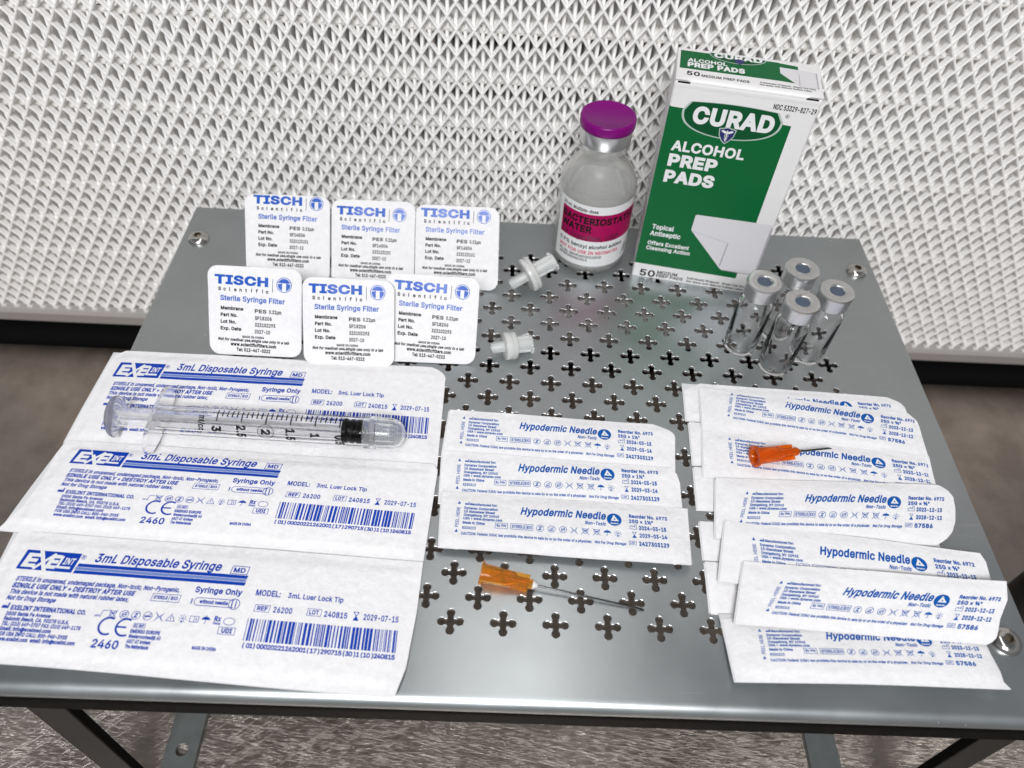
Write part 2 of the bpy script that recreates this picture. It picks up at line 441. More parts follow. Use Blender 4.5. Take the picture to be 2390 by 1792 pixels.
# sheets of the packs in shelf millimetres: corners (x, y, z) top left, top right, bottom right, bottom left; bulge; print origin and axes
PACKS = {"C1": [[[-14.71, -24.82, 0.9], [74.03, -28.42, 0.9], [71.62, -49.73, 0.6], [-16.03, -46.23, 0.6]], 0.5, [[0.9884, -0.0441], [-0.0441, -0.9884], [-14.9108, -24.6939]]], "C2": [[[-15.97, -44.68, 1.4], [72.88, -48.77, 1.4], [72.06, -68.88, 0.8], [-15.52, -66.98, 0.8]], 0.4, [[0.9956, -0.0139], [-0.0139, -0.9956], [-15.5839, -45.0707]]], "C3": [[[-14.74, -62.89, 1.8], [73.86, -66.08, 1.8], [71.65, -89.53, 4.2], [-14.02, -86.16, 3.6]], 0.6, [[0.9935, -0.033], [-0.033, -0.9935], [-14.4019, -63.6894]]], "R2": [[[86.31, -8.58, 1.8], [172.78, -18.31, 2], [171.58, -38.72, 1.3], [84.53, -30.08, 1.5]], 0.4, [[0.9714, -0.1274], [-0.2725, -0.9456], [94.066, -7.0372]]], "R3": [[[84.49, -30.15, 1.6], [171.43, -38.58, 1.8], [169.29, -58.19, 1.3], [81.73, -51.93, 1.5]], 0.3, [[1.0144, -0.1048], [-0.0751, -0.9198], [88.2496, -29.9232]]], "R4": [[[86.0, -52.83, 2.4], [173.85, -53.03, 4.2], [169.92, -77.73, 3.2], [82.19, -77.87, 2.2]], 0.9, [[0.9813, 0.0138], [-0.3617, -0.9956], [91.5864, -55.4589]]], "R5": [[[86.24, -71.31, 3.4], [175.37, -80.96, 4.4], [172.9, -102.0, 3.2], [80.47, -94.57, 3.2]], 0.5, [[1.0132, -0.0822], [-0.0822, -1.0132], [88.8445, -73.8516]]], "R6": [[[89.65, -87.47, 4.6], [176.88, -93.66, 8.5], [167.45, -113.86, 4.6], [82.85, -109.73, 4.6]], 0.4, [[0.9635, -0.0487], [-0.5453, -0.825], [96.7044, -91.6612]]], "R7": [[[79.63, -104.59, 1.2], [165.86, -103.09, 1.2], [165.67, -127.55, 4.6], [80.06, -128.07, 4.4]], 1.6, [[0.9543, 0.0117], [-0.051, -0.791], [84.9823, -108.0926]]], "U1": [[[80.1, -5.34, 0.7], [170.71, -8.75, 0.7], [170.28, -27.69, 0.6], [79.13, -25.19, 0.6]], 0.1, None], "U2": [[[79.9, -25.87, 0.7], [167.21, -29.77, 0.7], [166.28, -47.73, 0.6], [78.93, -46.33, 0.6]], 0.1, None], "U3": [[[78.9, -47.1, 0.7], [166.21, -48.8, 0.7], [165.78, -67.76, 0.6], [77.83, -65.96, 0.6]], 0.1, None], "U4": [[[77.8, -70.43, 0.7], [163.2, -71.83, 0.7], [162.27, -89.8, 0.6], [77.23, -85.59, 0.6]], 0.1, None], "U5": [[[77.4, -86.25, 0.7], [163.2, -89.85, 0.7], [162.34, -106.28, 0.5], [76.76, -104.98, 0.5]], 0.05, None], "S1": [[[-152.8, -1.5, 1], [-17.6, -3.6, 1], [-17.53, -52.2, 0.7], [-155.4, -47.7, 0.7]], 0.9, [[0.9963, -0.0162], [0.0143, -1.0862], [-153.5463, -1.4702]]], "S2": [[[-154.27, -47.24, 1.5], [-16.95, -51.4, 1.6], [-19.12, -91.4, 0.8], [-161.47, -85.25, 0.9]], 0.8, [[0.9975, -0.0388], [-0.0671, -0.8978], [-152.8885, -45.5618]]], "S3": [[[-156.53, -84.87, 1.7], [-19.03, -90.9, 1.8], [-21.28, -135.99, 4.2], [-156.01, -129.05, 3.2]], 0.6, [[0.9893, -0.0434], [0.0089, -1.0035], [-154.6086, -85.6209]]]}
_a = math.radians(-1.8)
UMAP = [[math.cos(_a)*.99, math.sin(_a)*.99], [math.sin(_a)*.99, -math.cos(_a)*.99], [84.9, -5.9]]

# ------------------------------------------------------------------ small printed symbols (centre u, v, size)
def sym(I, kind, u, v, r, w=.16):
    if kind in ('two', 'steril', 'pack', 'latex'):
        I.arc((u, v), r, w, n=18); I.line([(u-r*.7, v+r*.7), (u+r*.7, v-r*.7)], w)
        if kind == 'two': I.text('2', u-r*.35, u+r*.35, v+r*.5, r*1.05)
        elif kind == 'steril': I.arc((u, v+r*.1), r*.45, w, 180, 360, 8); I.rect(u-r*.5, v+r*.25, u+r*.5, v+r*.55)
        elif kind == 'pack': I.arc((u, v), r*.52, w, n=10); I.line([(u-r*.5, v), (u+r*.5, v)], w*1.3)
        else: I.rect(u-r*.75, v-r*.12, u+r*.75, v+r*.22)
    elif kind == 'cross':
        I.line([(u-r, v-r), (u+r, v+r)], w); I.line([(u-r, v+r), (u+r, v-r)], w)
        I.arc((u-r*1.15, v), r*.75, w, -45, 45, 6); I.arc((u+r*1.15, v), r*.75, w, 135, 225, 6)
    elif kind == 'drop':
        I.line([(u-r*.8, v-r*.7), (u+r*.8, v-r*.7), (u+r*.55, v+r*.35), (u, v+r*.85), (u-r*.55, v+r*.35)], w, True)
        I.rect(u-r*.45, v-r*.35, u+r*.45, v-r*.05)
        I.line([(u-r, v-r), (u+r, v+r)], w); I.line([(u-r, v+r), (u+r, v-r)], w)
    elif kind == 'umbrella':
        I.poly([(u+r*math.cos(R(180+18*i)), v+r*.75*math.sin(R(180+18*i))) for i in range(11)])
        I.line([(u, v-r), (u, v+r*.75), (u-r*.3, v+r*.9)], w)
    elif kind == 'sun':
        I.disc((u, v), r*.22, 8); I.rect(u-r*.3, v+r*.6, u+r*.2, v+r)
        for k in range(8):
            a = R(45*k+10); I.line([(u+r*.4*math.cos(a), v+r*.4*math.sin(a)), (u+r*.95*math.cos(a), v+r*.95*math.sin(a))], w*.9)
    elif kind == 'warn':
        I.line([(u-r, v+r*.8), (u+r, v+r*.8), (u, v-r*.9)], w, True); I.rect(u-.09, v-r*.3, u+.09, v+r*.5)
    elif kind == 'book':
        I.box(u-r, v-r*.7, u+r, v+r*.7, w); I.line([(u, v-r*.7), (u, v+r*.7)], w); I.rect(u+r*.4, v-r*.3, u+r*.6, v+r*.4)
    elif kind == 'hour':
        I.line([(u-r*.6, v-r), (u+r*.6, v-r), (u-r*.6, v+r), (u+r*.6, v+r)], w, True)
        I.poly([(u-r*.5, v+r), (u+r*.5, v+r), (u, v+r*.15)])
    elif kind == 'factory':
        I.line([(u-r, v+r*.8), (u-r, v-r*.1), (u-r*.35, v-r*.5), (u-r*.35, v), (u+r*.25, v-r*.4), (u+r*.25, v), (u+r*.55, v), (u+r*.55, v-r), (u+r, v-r), (u+r, v+r*.8)], w, True)
    elif kind == 'factory_solid':
        I.poly([(u-r, v+r*.7), (u-r, v), (u-r*.4, v-r*.35), (u-r*.4, v), (u+r*.2, v-r*.35), (u+r*.2, v), (u+r*.55, v), (u+r*.6, v-r), (u+r, v-r), (u+r, v+r*.7)])
    elif kind == 'hook':
        I.line([(u-r*1.3, v+r*.5), (u-r*.4, v+r*.5), (u, v+r*.9), (u+r*.25, v-r*.7), (u+r*1.5, v-r*.75)], w)
        I.line([(u-r*1.2, v+r*.75), (u-r*.6, v+r*.75)], w)
    elif kind == 'oval':
        I.arc((u, v), r*1.3, w, n=18, ry=r*.85)
    elif kind == 'rx':
        I.text('Rx', u-r*.8, u+r*.8, v+r*.1, r*1.1, 'b'); I.text('Only', u-r*.9, u+r*.9, v+r*.9, r*.5, 'b')

def needle_print(gauge, made, exp, lot, lot1, reorder):
    T = Ink()
    T.poly([(5.75, 4.6), (6.9, 4.6), (6.35, 3.3)]); T.poly([(5.75, 16.4), (6.9, 16.4), (6.35, 15.1)])
    T.text('PEEL HERE', 6.95, 6.95+8.4, 14.2, 1.15, rot=0) if False else None
    V, F = glyphs('PEEL HERE', 0.012)
    k = 8.3/V[:, 0].max(); T.put(np.c_[6.85-V[:, 1]*1.15, 14.3-V[:, 0]*k], F)
    sym(T, 'factory_solid', 9.1, 4.2, .75)
    T.text('Manufactured for:', 10.1, 19.9, 4.75, .95, 'b')
    T.text('Dynarex Corporation', 8.3, 20.2, 6.55, .98, 'b')
    T.text('10 Glenshaw Street', 8.3, 19.3, 8.05, .95, 'b')
    T.text('Orangeburg, NY 10962', 8.3, 20.8, 9.55, .95, 'b')
    T.text('USA • www.dynarex.com', 8.3, 22.0, 11.0, .95, 'b')
    T.text('Made in China', 8.3, 16.0, 12.85, .98, 'b')
    T.text('R230213', 8.3, 13.0, 14.95, .98)
    T.text('CAUTION: Federal (USA) law prohibits this device to sale by or on the order of a physician', 8.1, 53.3, 17.3, 1.0)
    T.text('Not For Drug Storage', 54.4, 65.2, 17.3, 1.0, 'i')
    T.box(19.7, 11.7, 24.0, 13.9, .16); T.text('Rx', 20.2, 21.4, 13.2, .95, 'b'); T.text('Only', 21.7, 23.6, 13.0, .85, 'b')
    T.box(25.1, 11.6, 32.9, 13.95, .16); T.line([(30.5, 11.6), (30.5, 13.95)], .16)
    T.text('STERILE', 25.5, 30.2, 13.35, 1.15); T.text('EO', 30.8, 32.6, 13.35, 1.15)
    for k, (nm, u) in enumerate((('two', 35.4), ('steril', 39.4), ('pack', 43.4), ('cross', 47.3), ('drop', 51.2), ('drop', 55.2), ('umbrella', 58.9), ('sun', 62.6))):
        sym(T, nm, u, 12.85, 1.3)
    T.text('Non-Toxic', 51.1, 58.5, 9.95, 1.35, 'i')
    B = Ink(); B.text('Hypodermic Needle', 28.3, 58.5, 7.4, 2.95, 'bi')
    D = Ink()
    D.text('Reorder No. '+reorder, 67.0, 80.7, 5.6, 1.35, 'b'); D.text('25G × '+gauge+'"', 66.9, 66.9+(8.5 if len(gauge) > 1 and gauge[0] == '1' else 8.2), 7.9, 1.4, 'b')
    sym(D, 'factory', 68.2, 9.6, 1.15); D.text(made, 70.2, 79.9, 10.5, 1.5, 'b')
    sym(D, 'hour', 68.4, 12.9, 1.15); D.text(exp, 70.2, 79.9, 13.7, 1.5, 'b')
    D.box(66.4, 15.5, 68.9, 17.0, .16); D.text('LOT', 66.8, 68.5, 16.6, .7, 'b'); D.text(lot, 69.8, lot1, 17.15, 1.55, 'b')
    G = Ink(); G.disc((61.6, 7.1), 2.65)
    Wt = Ink(); Wt.poly([(60.3, 7.7), (61.15, 7.7), (61.9, 5.9), (61.5, 5.1)]); Wt.poly([(61.5, 5.1), (63.3, 7.7), (62.5, 7.7), (61.2, 5.6)]); Wt.poly([(60.3, 7.7), (63.3, 7.7), (63.0, 7.15), (60.6, 7.15)])
    Wt.text('dynarex', 60.2, 63.1, 8.95, .5, 'b')
    return T, B, D, G, Wt
NP3 = needle_print('1½', '2024-03-15', '2029-03-14', '2427303129', 80.3, '6973')
NP2 = needle_print('⅝', '2023-12-13', '2028-12-12', '57586', 76.6, '6972')

def syringe_print():
    L = Ink(); L.rect(4.4, 6.4, 22.6, 13.4, 2.2, sk=1.0)
    Wt = Ink()
    Wt.text('E', 5.6, 10.0, 12.2, 4.3, 'Bi'); Wt.text('E', 13.4, 16.8, 12.2, 4.3, 'Bi'); Wt.line([(18.0, 8.0), (17.3, 11.8), (21.4, 11.8)], .8)
    Wt.line([(10.0, 12.9), (15.2, 7.4)], .9); Wt.line([(10.4, 6.6), (13.6, 13.3)], 1.3)
    Wt.text('INT', 18.6, 22.1, 10.6, 2.2, 'i')
    T = Ink()
    T.arc((24.6, 7.6), .75, .13); T.text('R', 24.3, 24.95, 7.98, .8)
    T.text('3mL Disposable Syringe', 28.4, 70.6, 8.9, 3.0, 'i')
    T.box(74.1, 6.7, 79.6, 9.6, .22, sk=.4); T.text('MD', 75.0, 78.9, 8.95, 1.6, 'b')
    T.text('STERILE in unopened, undamaged package, Non-toxic, Non-Pyrogenic,', 6.1, 59.6, 17.4, 1.45, 'i')
    T.text('SINGLE USE ONLY • DESTROY AFTER USE', 5.9, 45.6, 19.7, 1.5, 'bi')
    T.text('This device is not made with natural rubber latex,', 6.0, 44.6, 21.8, 1.4, 'i')
    T.text('Not for Drug Storage', 6.0, 21.8, 23.9, 1.4, 'i')
    T.box(51.4, 18.4, 60.4, 20.9, .16, sk=.3); T.line([(57.2, 18.4), (57.0, 20.9)], .16)
    T.text('STERILE', 52.1, 56.6, 20.1, 1.0, 'b'); T.text('EO', 57.7, 59.9, 20.1, 1.0, 'b')
    T.text('Syringe Only', 64.6, 79.8, 16.9, 1.85, 'b')
    T.line([(66.5, 18.7), (78, 18.7)], .2); T.line([(66.5, 21.3), (78, 21.3)], .2); T.arc((66.6, 20), 1.3, .2, 90, 270, 8); T.line([(64.5, 19.2), (64.5, 20.8)], .35)
    T.arc((78.2, 20), 1.75, .22); T.line([(77.5, 18.8), (77.5, 21.2)], .35); T.line([(78.7, 18.8), (78.7, 21.2)], .35)
    T.text('without needle', 67.0, 76.2, 20.5, 1.15, 'b')
    for k, nm in enumerate(('hook', 'drop', 'pack', 'two', 'latex', 'cross', 'warn', 'sun', 'book', 'umbrella', 'rx', 'oval')):
        sym(T, nm, 37.6+k*3.68, 26.2-.04*k, 1.35, .17)
    sym(T, 'factory_solid', 7.0, 26.0, 1.1)
    T.text('EXELINT INTERNATIONAL CO.', 8.9, 32.9, 27.1, 1.4, 'b')
    for k, (t, a, b) in enumerate((('2500 Santa Fe Avenue', 8.2, 22.5), ('Redondo Beach, CA. 90278 U.S.A.', 8.3, 29.0), ('TEL: (310) 649-0707 FAX: (310) 649-1178', 8.4, 33.2), ('Email: info@exelmed.com', 8.5, 24.6), ('FOR USA INFO CALL: 800-940-3935', 8.6, 30.4), ('www.exelint.com  email: info@exelint.com', 8.7, 33.4))):
        T.text(t, a, b, 28.95+1.6*k, 1.12, 'b')
    T.arc((41.2, 30.2), 2.7, .62, 65, 295, 14); T.arc((46.6, 30.2), 2.7, .62, 65, 295, 14); T.line([(43.9, 30.2), (46.9, 30.2)], .55)
    T.text('2460', 38.4, 46.6, 37.1, 2.5)
    T.box(49.0, 28.6, 52.6, 30.0, .14); T.text('EC REP', 49.3, 52.3, 29.7, .75, 'b')
    for k, (t, b) in enumerate((('EMERGO EUROPE', 57.9), ('Westervoortsedijk 60', 58.6), ('6827 AT Arnhem', 56.0), ('The Netherlands', 55.9))):
        T.text(t, 48.7, b, 31.7+1.6*k, 1.05, 'b')
    T.box(75.4, 27.7, 80.6, 29.9, .16); T.text('UDI', 76.4, 79.7, 29.4, 1.3, 'b')
    T.text('MADE IN CHINA', 68.9, 76.3, 35.2, .95, 'b')
    T.text('MODEL:', 84.2, 92.2, 16.4, 1.9); T.text('3mL Luer Lock Tip', 94.6, 112.6, 16.4, 1.65)
    T.box(84.9, 19.5, 89.6, 21.8, .16, sk=.2); T.text('REF', 85.7, 89.1, 21.3, 1.35)
    T.text('26200', 90.9, 97.0, 21.6, 1.8)
    T.box(101.7, 19.4, 106.1, 21.7, .16, sk=.2); T.text('LOT', 102.4, 105.5, 21.2, 1.35)
    T.text('240815', 107.2, 114.6, 21.6, 1.8)
    sym(T, 'hour', 117.4, 20.6, 1.35, .22); T.text('2029-07-15', 119.8, 131.0, 21.5, 1.85)
    K = Ink(); rr = random.Random(3); u = 83.7
    while u < 130.9:
        wd = rr.choice((.22, .22, .45, .45, .68, .9)); K.rect(u, 24.2, min(u+wd, 131.2), 31.3); u += wd+rr.choice((.22, .22, .25, .45, .6))
    T.text('(01)00020221262001(17)290715(30)1(10)240815', 83.9, 131.2, 33.4, 1.35, spaced=True)
    Bn = Ink(); Bn.rect(23.6, 9.9, 80.0, 11.05, sk=.25); Bn.rect(23.2, 12.35, 79.8, 13.5, sk=.25)
    Hh = Ink(); Hh.rect(23.3, 11.2, 79.85, 12.2, sk=.1)
    return T, L, Wt, K, Bn, Hh
SP = syringe_print()

# ------------------------------------------------------------------ paper packs
def pack_surface(cor, bulge, seed, lift=None):
    A = np.array(cor)                                     # TL TR BR BL, mm
    LW = np.hypot(*(A[1, :2]-A[0, :2])); LH = np.hypot(*(A[3, :2]-A[0, :2]))
    emb, em0 = (.55, 3.0) if LW > 100 else (.30, 1.8)
    def zof(s, t):
        z = (A[0, 2]*(1-s)+A[1, 2]*s)*(1-t)+(A[3, 2]*(1-s)+A[2, 2]*s)*t
        ss = np.clip(s, 0, 1); tt = np.clip(t, 0, 1)
        z = z+bulge*np.sin(np.pi*ss)**.6*np.sin(np.pi*tt)**.8
        z = z+.24*np.sin(ss*9+seed)*np.sin(tt*4+seed*2.1)+.06*np.sin(ss*31+seed*3+tt*4)*np.sin(tt*9+seed)
        ds = np.minimum(ss, 1-ss)*LW; dt = np.minimum(tt, 1-tt)*LH; dd = np.minimum(ds, dt)
        q_ = np.clip((dd-em0)/1.1, 0, 1); z = z+emb*q_*q_*(3-2*q_)
        if lift: z = z+lift(ss, tt)
        return z
    def P(s, t):
        xy = ((A[0, :2]*(1-s)[..., None]+A[1, :2]*s[..., None])*(1-t)[..., None]+(A[3, :2]*(1-s)[..., None]+A[2, :2]*s[..., None])*t[..., None])
        return xy
    def inv(xy):
        s = np.full(len(xy), .5); t = np.full(len(xy), .5)
        for _ in range(12):
            f = P(s, t)-xy
            fs = (A[1, :2]-A[0, :2])*(1-t)[:, None]+(A[2, :2]-A[3, :2])*t[:, None]
            ft = (A[3, :2]-A[0, :2])*(1-s)[:, None]+(A[2, :2]-A[1, :2])*s[:, None]
            D = fs[:, 0]*ft[:, 1]-fs[:, 1]*ft[:, 0]
            s = s-(f[:, 0]*ft[:, 1]-f[:, 1]*ft[:, 0])/D; t = t-(fs[:, 0]*f[:, 1]-fs[:, 1]*f[:, 0])/D
        return s, t
    return zof, P, inv

def interp(pl):
    xs = [a for a, b in pl]; ys = [b for a, b in pl]
    return lambda x: np.interp(x, xs, ys)

def make_pack(key, name, label, cat, group, design, nx=60, ny=20, left=((0, 0), (1, 0)), right=((0, 1), (1, 1)), top=((0, 0), (1, 0)), bottom=((0, 1), (1, 1)), lift=None, rag=.0, mapk=None, seedv=None):
    cor, bulge, X = PACKS[key]
    if mapk: X = mapk
    seed = seedv or sum(ord(c) for c in key)*.37
    zof, P, inv = pack_surface(cor, bulge, seed, lift)
    A = np.array(cor); c0 = A.mean(0)
    t_ = root(name, (c0[0], c0[1], 0.0), label, cat, group)
    Lf, Rt, Tp, Bt = map(interp, (left, right, top, bottom))
    rr = random.Random(key)
    V = []; F = []
    jt = [rr.uniform(-rag, rag) if rag and rr.random() < .35 else 0 for _ in range(nx+1)]
    for layer, dz in ((0, 0.0), (1, -0.22)):
        for j in range(ny+1):
            for i in range(nx+1):
                t0 = j/ny; s0 = i/nx
                s = Lf(t0)+(Rt(t0)-Lf(t0))*s0
                t = Tp(s0)+(Bt(s0)-Tp(s0))*t0
                if j == ny: t += jt[i]
                xy = P(np.array([s]), np.array([t]))[0]; z = zof(np.array([s]), np.array([t]))[0]
                V.append((xy[0], xy[1], z+dz))
    n1 = (nx+1)*(ny+1); q = lambda i, j: j*(nx+1)+i
    for j in range(ny):
        for i in range(nx):
            F.append((q(i, j), q(i, j+1), q(i+1, j+1), q(i+1, j)))
            F.append((n1+q(i, j), n1+q(i+1, j), n1+q(i+1, j+1), n1+q(i, j+1)))
    for i in range(nx):
        F.append((q(i, 0), q(i+1, 0), n1+q(i+1, 0), n1+q(i, 0))); F.append((q(i, ny), n1+q(i, ny), n1+q(i+1, ny), q(i+1, ny)))
    for j in range(ny):
        F.append((q(0, j), n1+q(0, j), n1+q(0, j+1), q(0, j+1))); F.append((q(nx, j), q(nx, j+1), n1+q(nx, j+1), n1+q(nx, j)))
    build('paper_sheet', V, F, M['paper'], t_, smooth=True, angle=50)
    # film back, a hair under the sheet and showing along the edge
    V = []; F = []
    for j in range(7):
        for i in range(23):
            s = -.006+1.002*i/22*(float(Rt(min(1, j/6)))) ; t = .02+.985*j/6
            xy = P(np.array([s]), np.array([t]))[0]; z = zof(np.array([s]), np.array([t]))[0]
            V.append((xy[0], xy[1], z-.34))
    F = [(j*23+i, (j+1)*23+i, (j+1)*23+i+1, j*23+i+1) for j in range(6) for i in range(22)]
    build('film_back', V, F, M['film'], t_, smooth=True)
    if design and X is not None:
        Xm = np.array(X)
        def surf(uv, off):
            xy = np.c_[uv, np.ones(len(uv))] @ Xm
            s, t = inv(xy)
            return np.c_[xy, zof(s, t)+off]
        def clip(ink):
            """leave out the marks that fall outside this sheet"""
            if not ink.P: return None
            Pt = np.vstack(ink.P); xy = np.c_[Pt, np.ones(len(Pt))] @ Xm; s, t = inv(xy)
            ok = (s > np.interp(t, [a for a, b in left], [b for a, b in left])+.004) & (s < np.interp(t, [a for a, b in right], [b for a, b in right])-.004) & (t > np.interp(s, [a for a, b in top], [b for a, b in top])+.01) & (t < 1.0)
            I = Ink(); I.P = [Pt]; I.F = [f for f in ink.F if all(ok[list(f)])]; 
            return I if I.F else None
        for nm, ink, m, off in design:
            I = clip(ink)
            if I: build(nm, surf(np.vstack(I.P), off), I.F, M[m], t_)
    return t_

def needle_design(NP): return (('lettering', NP[0], 'needle_ink', .07), ('title_lettering', NP[1], 'needle_ink', .07), ('date_lettering', NP[2], 'needle_ink', .07), ('round_logo', NP[3], 'needle_ink', .07), ('logo_lettering', NP[4], 'white_ink', .11))
SD = (('lettering', SP[0], 'blue_ink', .07), ('logo_panel', SP[1], 'blue_ink', .07), ('logo_lettering', SP[2], 'white_ink', .11), ('barcode', SP[3], 'blue_ink', .07), ('title_stripe', SP[4], 'blue_ink', .07), ('hatched_stripe', SP[5], 'hatch_ink', .07))

G_S = 'syringe packs down the left of the shelf'
make_pack('S1', 'syringe_pack', 'white syringe pack lying beneath the clear syringe, farthest from the front edge', 'syringe pack', G_S, SD, 110, 36,
          left=((0, .03), (.06, .005), (.12, 0), (.5, .0), (1, 0)), right=((0, .955), (.04, .985), (.1, 1), (1, 1)), rag=.004)
make_pack('S2', 'syringe_pack', 'middle syringe pack with a pointed left corner, between two like it', 'syringe pack', G_S, SD, 110, 36,
          left=((0, .0), (.15, -.004), (.5, .012), (.75, .01), (1, -.01)), right=((0, .985), (.06, 1), (1, 1)), lift=lambda s, t: 1.2*np.clip(1-s*6, 0, 1)*t, rag=.004)
make_pack('S3', 'syringe_pack', 'front syringe pack overhanging the rounded edge of the grey shelf', 'syringe pack', G_S, SD, 110, 36,
          left=((0, .008), (.3, 0), (1, 0)), right=((0, 1), (.4, 1.004), (.8, 1), (1, .985)), rag=.004, lift=lambda s, t: .8*t*t*np.sin(s*5))

G_C = 'needle packs in the middle of the shelf'
rc = ((0, .90), (.06, .945), (.14, .985), (.22, 1.0), (1, 1))
make_pack('C1', 'needle_pack', 'farthest of the three middle needle packs, its top right corner rounded', 'needle pack', G_C, needle_design(NP3), right=rc, rag=.012)
make_pack('C2', 'needle_pack', 'middle one of the three needle packs in the centre column', 'needle pack', G_C, needle_design(NP3), right=((0, .97), (.12, .99), (.3, 1), (1, 1)), rag=.012)
make_pack('C3', 'needle_pack', 'nearest of the three middle needle packs, just behind the loose long needle', 'needle pack', G_C, needle_design(NP3), rag=.02)

G_R = 'needle packs heaped on the right of the shelf'
G_U = 'needle packs mostly hidden under the right heap'
rcs = ((0, .93), (.12, .985), (.25, 1), (1, 1))
make_pack('U1', 'needle_pack', 'mostly covered needle pack at the back of the right heap, nearest the vials', 'needle pack', G_U, needle_design(NP2), left=((0, .08), (.12, .03), (.25, 0), (1, 0)), right=rcs, mapk=UMAP)
for k, lb in (('U2', 'covered needle pack whose blank left end shows left of the short orange needle'), ('U3', 'covered needle pack whose blank left end shows beside the straight round ended pack'),
              ('U4', 'covered needle pack whose blank left end shows left of the half covered tilted pack'), ('U5', 'covered needle pack with its blank end sticking out left of the topmost pack')):
    make_pack(k, 'needle_pack', lb, 'needle pack', G_U, None, 24, 8)
make_pack('R2', 'needle_pack', 'tilted needle pack behind the short orange needle, second from the vials', 'needle pack', G_R, needle_design(NP2), right=((0, .965), (.15, .995), (.3, 1), (1, 1)))
make_pack('R3', 'needle_pack', 'needle pack that the short orange needle lies on', 'needle pack', G_R, needle_design(NP2), rag=.01)
make_pack('R4', 'needle_pack', 'straight needle pack with the big rounded right end, middle of the right heap', 'needle pack', G_R, needle_design(NP2),
          right=((0, .945), (.08, .98), (.2, 1.0), (.4, .998), (.62, .985), (.8, .96), (.92, .93), (1, .89)), bottom=((0, 1), (.55, .95), (.85, 1.0), (1, 1.0)))
make_pack('R5', 'needle_pack', 'tilted needle pack half covered by the topmost pack of the right heap', 'needle pack', G_R, needle_design(NP2), right=((0, .985), (.15, 1), (1, 1)))
make_pack('R7', 'needle_pack', 'front needle pack of the right heap, its lower edge bowed and right tip pointed', 'needle pack', G_R, needle_design(NP2),
          left=((0, 0), (.4, .0), (1, .0)), right=((0, .985), (.5, .985), (.75, .99), (.9, .985), (1, 1.0)), top=((0, .1), (1, .1)), rag=.008, lift=lambda s, t: 1.2*np.sin(np.pi*s)*t**2)
make_pack('R6', 'needle_pack', 'topmost needle pack of the right heap, its wavy right end over a screw', 'needle pack', G_R, needle_design(NP2),
          right=((0, .985), (.3, 1.0), (.6, .985), (.85, .985), (.93, .98), (1, .955)), rag=.01, lift=lambda s, t: 1.0*np.clip(s-.8, 0, 1)*5*(1-t)*.8)

# ------------------------------------------------------------------ filter pouches: leaning blister packs with a printed lid
def pouch_print(part, lot, exp):
    B = Ink(); B.text('TISCH', 2.4, 24.4, 6.3, 3.3, 'B')
    G = Ink(); G.arc((30.9, 5.3), 3.0, .28, n=28)
    G.poly([(28.3, 4.5)]+[(30.9+2.55*math.cos(R(a)), 5.3+2.55*math.sin(R(a))) for a in range(198, 343, 12)]+[(33.5, 4.5), (33.3, 4.1), (31.8, 4.0), (31.8, 7.85), (30.4, 7.85), (30.4, 4.4), (29.6, 4.3)][:0]+[(33.4, 4.6)])
    G.poly([(30.1, 4.6), (30.1, 7.75)]+[(30.9+2.55*math.cos(R(a)), 5.3+2.55*math.sin(R(a))) for a in range(105, 196, 12)]+[(28.45, 5.0)])
    G.poly([(31.7, 4.6), (31.7, 7.75)]+[(30.9+2.55*math.cos(R(a)), 5.3+2.55*math.sin(R(a))) for a in range(75, -16, -12)]+[(33.35, 5.0)])
    K = Ink()
    K.text('Scientific', 3.9, 24.6, 9.2, 1.35, spaced=True); K.rect(26.15, 3.1, 26.35, 8.6)
    for k, (a, b) in enumerate((('Membrane', None), ('Part No.', None), ('Lot No.', None), ('Exp. Date', None))):
        K.text(a, 5.0, 5.0+(9.4, 7.0, 6.4, 8.6)[k], 17.0+2.82*k, 1.3, 'b')
    K.text('MADE IN CHINA', 14.1, 23.1, 28.3, .82, 'b'); K.text('Not for medical use,single use only in a lab', 3.9, 33.4, 29.9, 1.1, 'bi')
    K.text('www.scientificfilters.com', 9.2, 28.1, 31.9, 1.3, 'b'); K.text('Tel: 513-467-0222', 11.7, 25.7, 34.1, 1.35, 'b')
    S_ = Ink(); S_.text('Sterile Syringe Filter', 4.8, 31.4, 13.2, 2.05)
    D = Ink()
    D.text('PES', 19.1, 23.9, 17.5, 1.4); D.text('0.22µm', 24.9, 30.0, 17.5, 1.4)
    for k, (t, b) in enumerate(((part, 26.1), (lot, 27.6), (exp, 25.5))): D.text(t, 19.2, b, 20.4+2.85*k, 1.4)
    return (('brand_lettering', B, 'brand_ink'), ('round_logo', G, 'brand_ink'), ('product_lettering', S_, 'brand_ink'), ('small_lettering', K, 'black_ink'), ('stamped_lettering', D, 'grey_ink'))
PF = pouch_print('SF18206', '323102293', '2027-10')
PB = pouch_print('SF14504', '323123101', '2027-12')

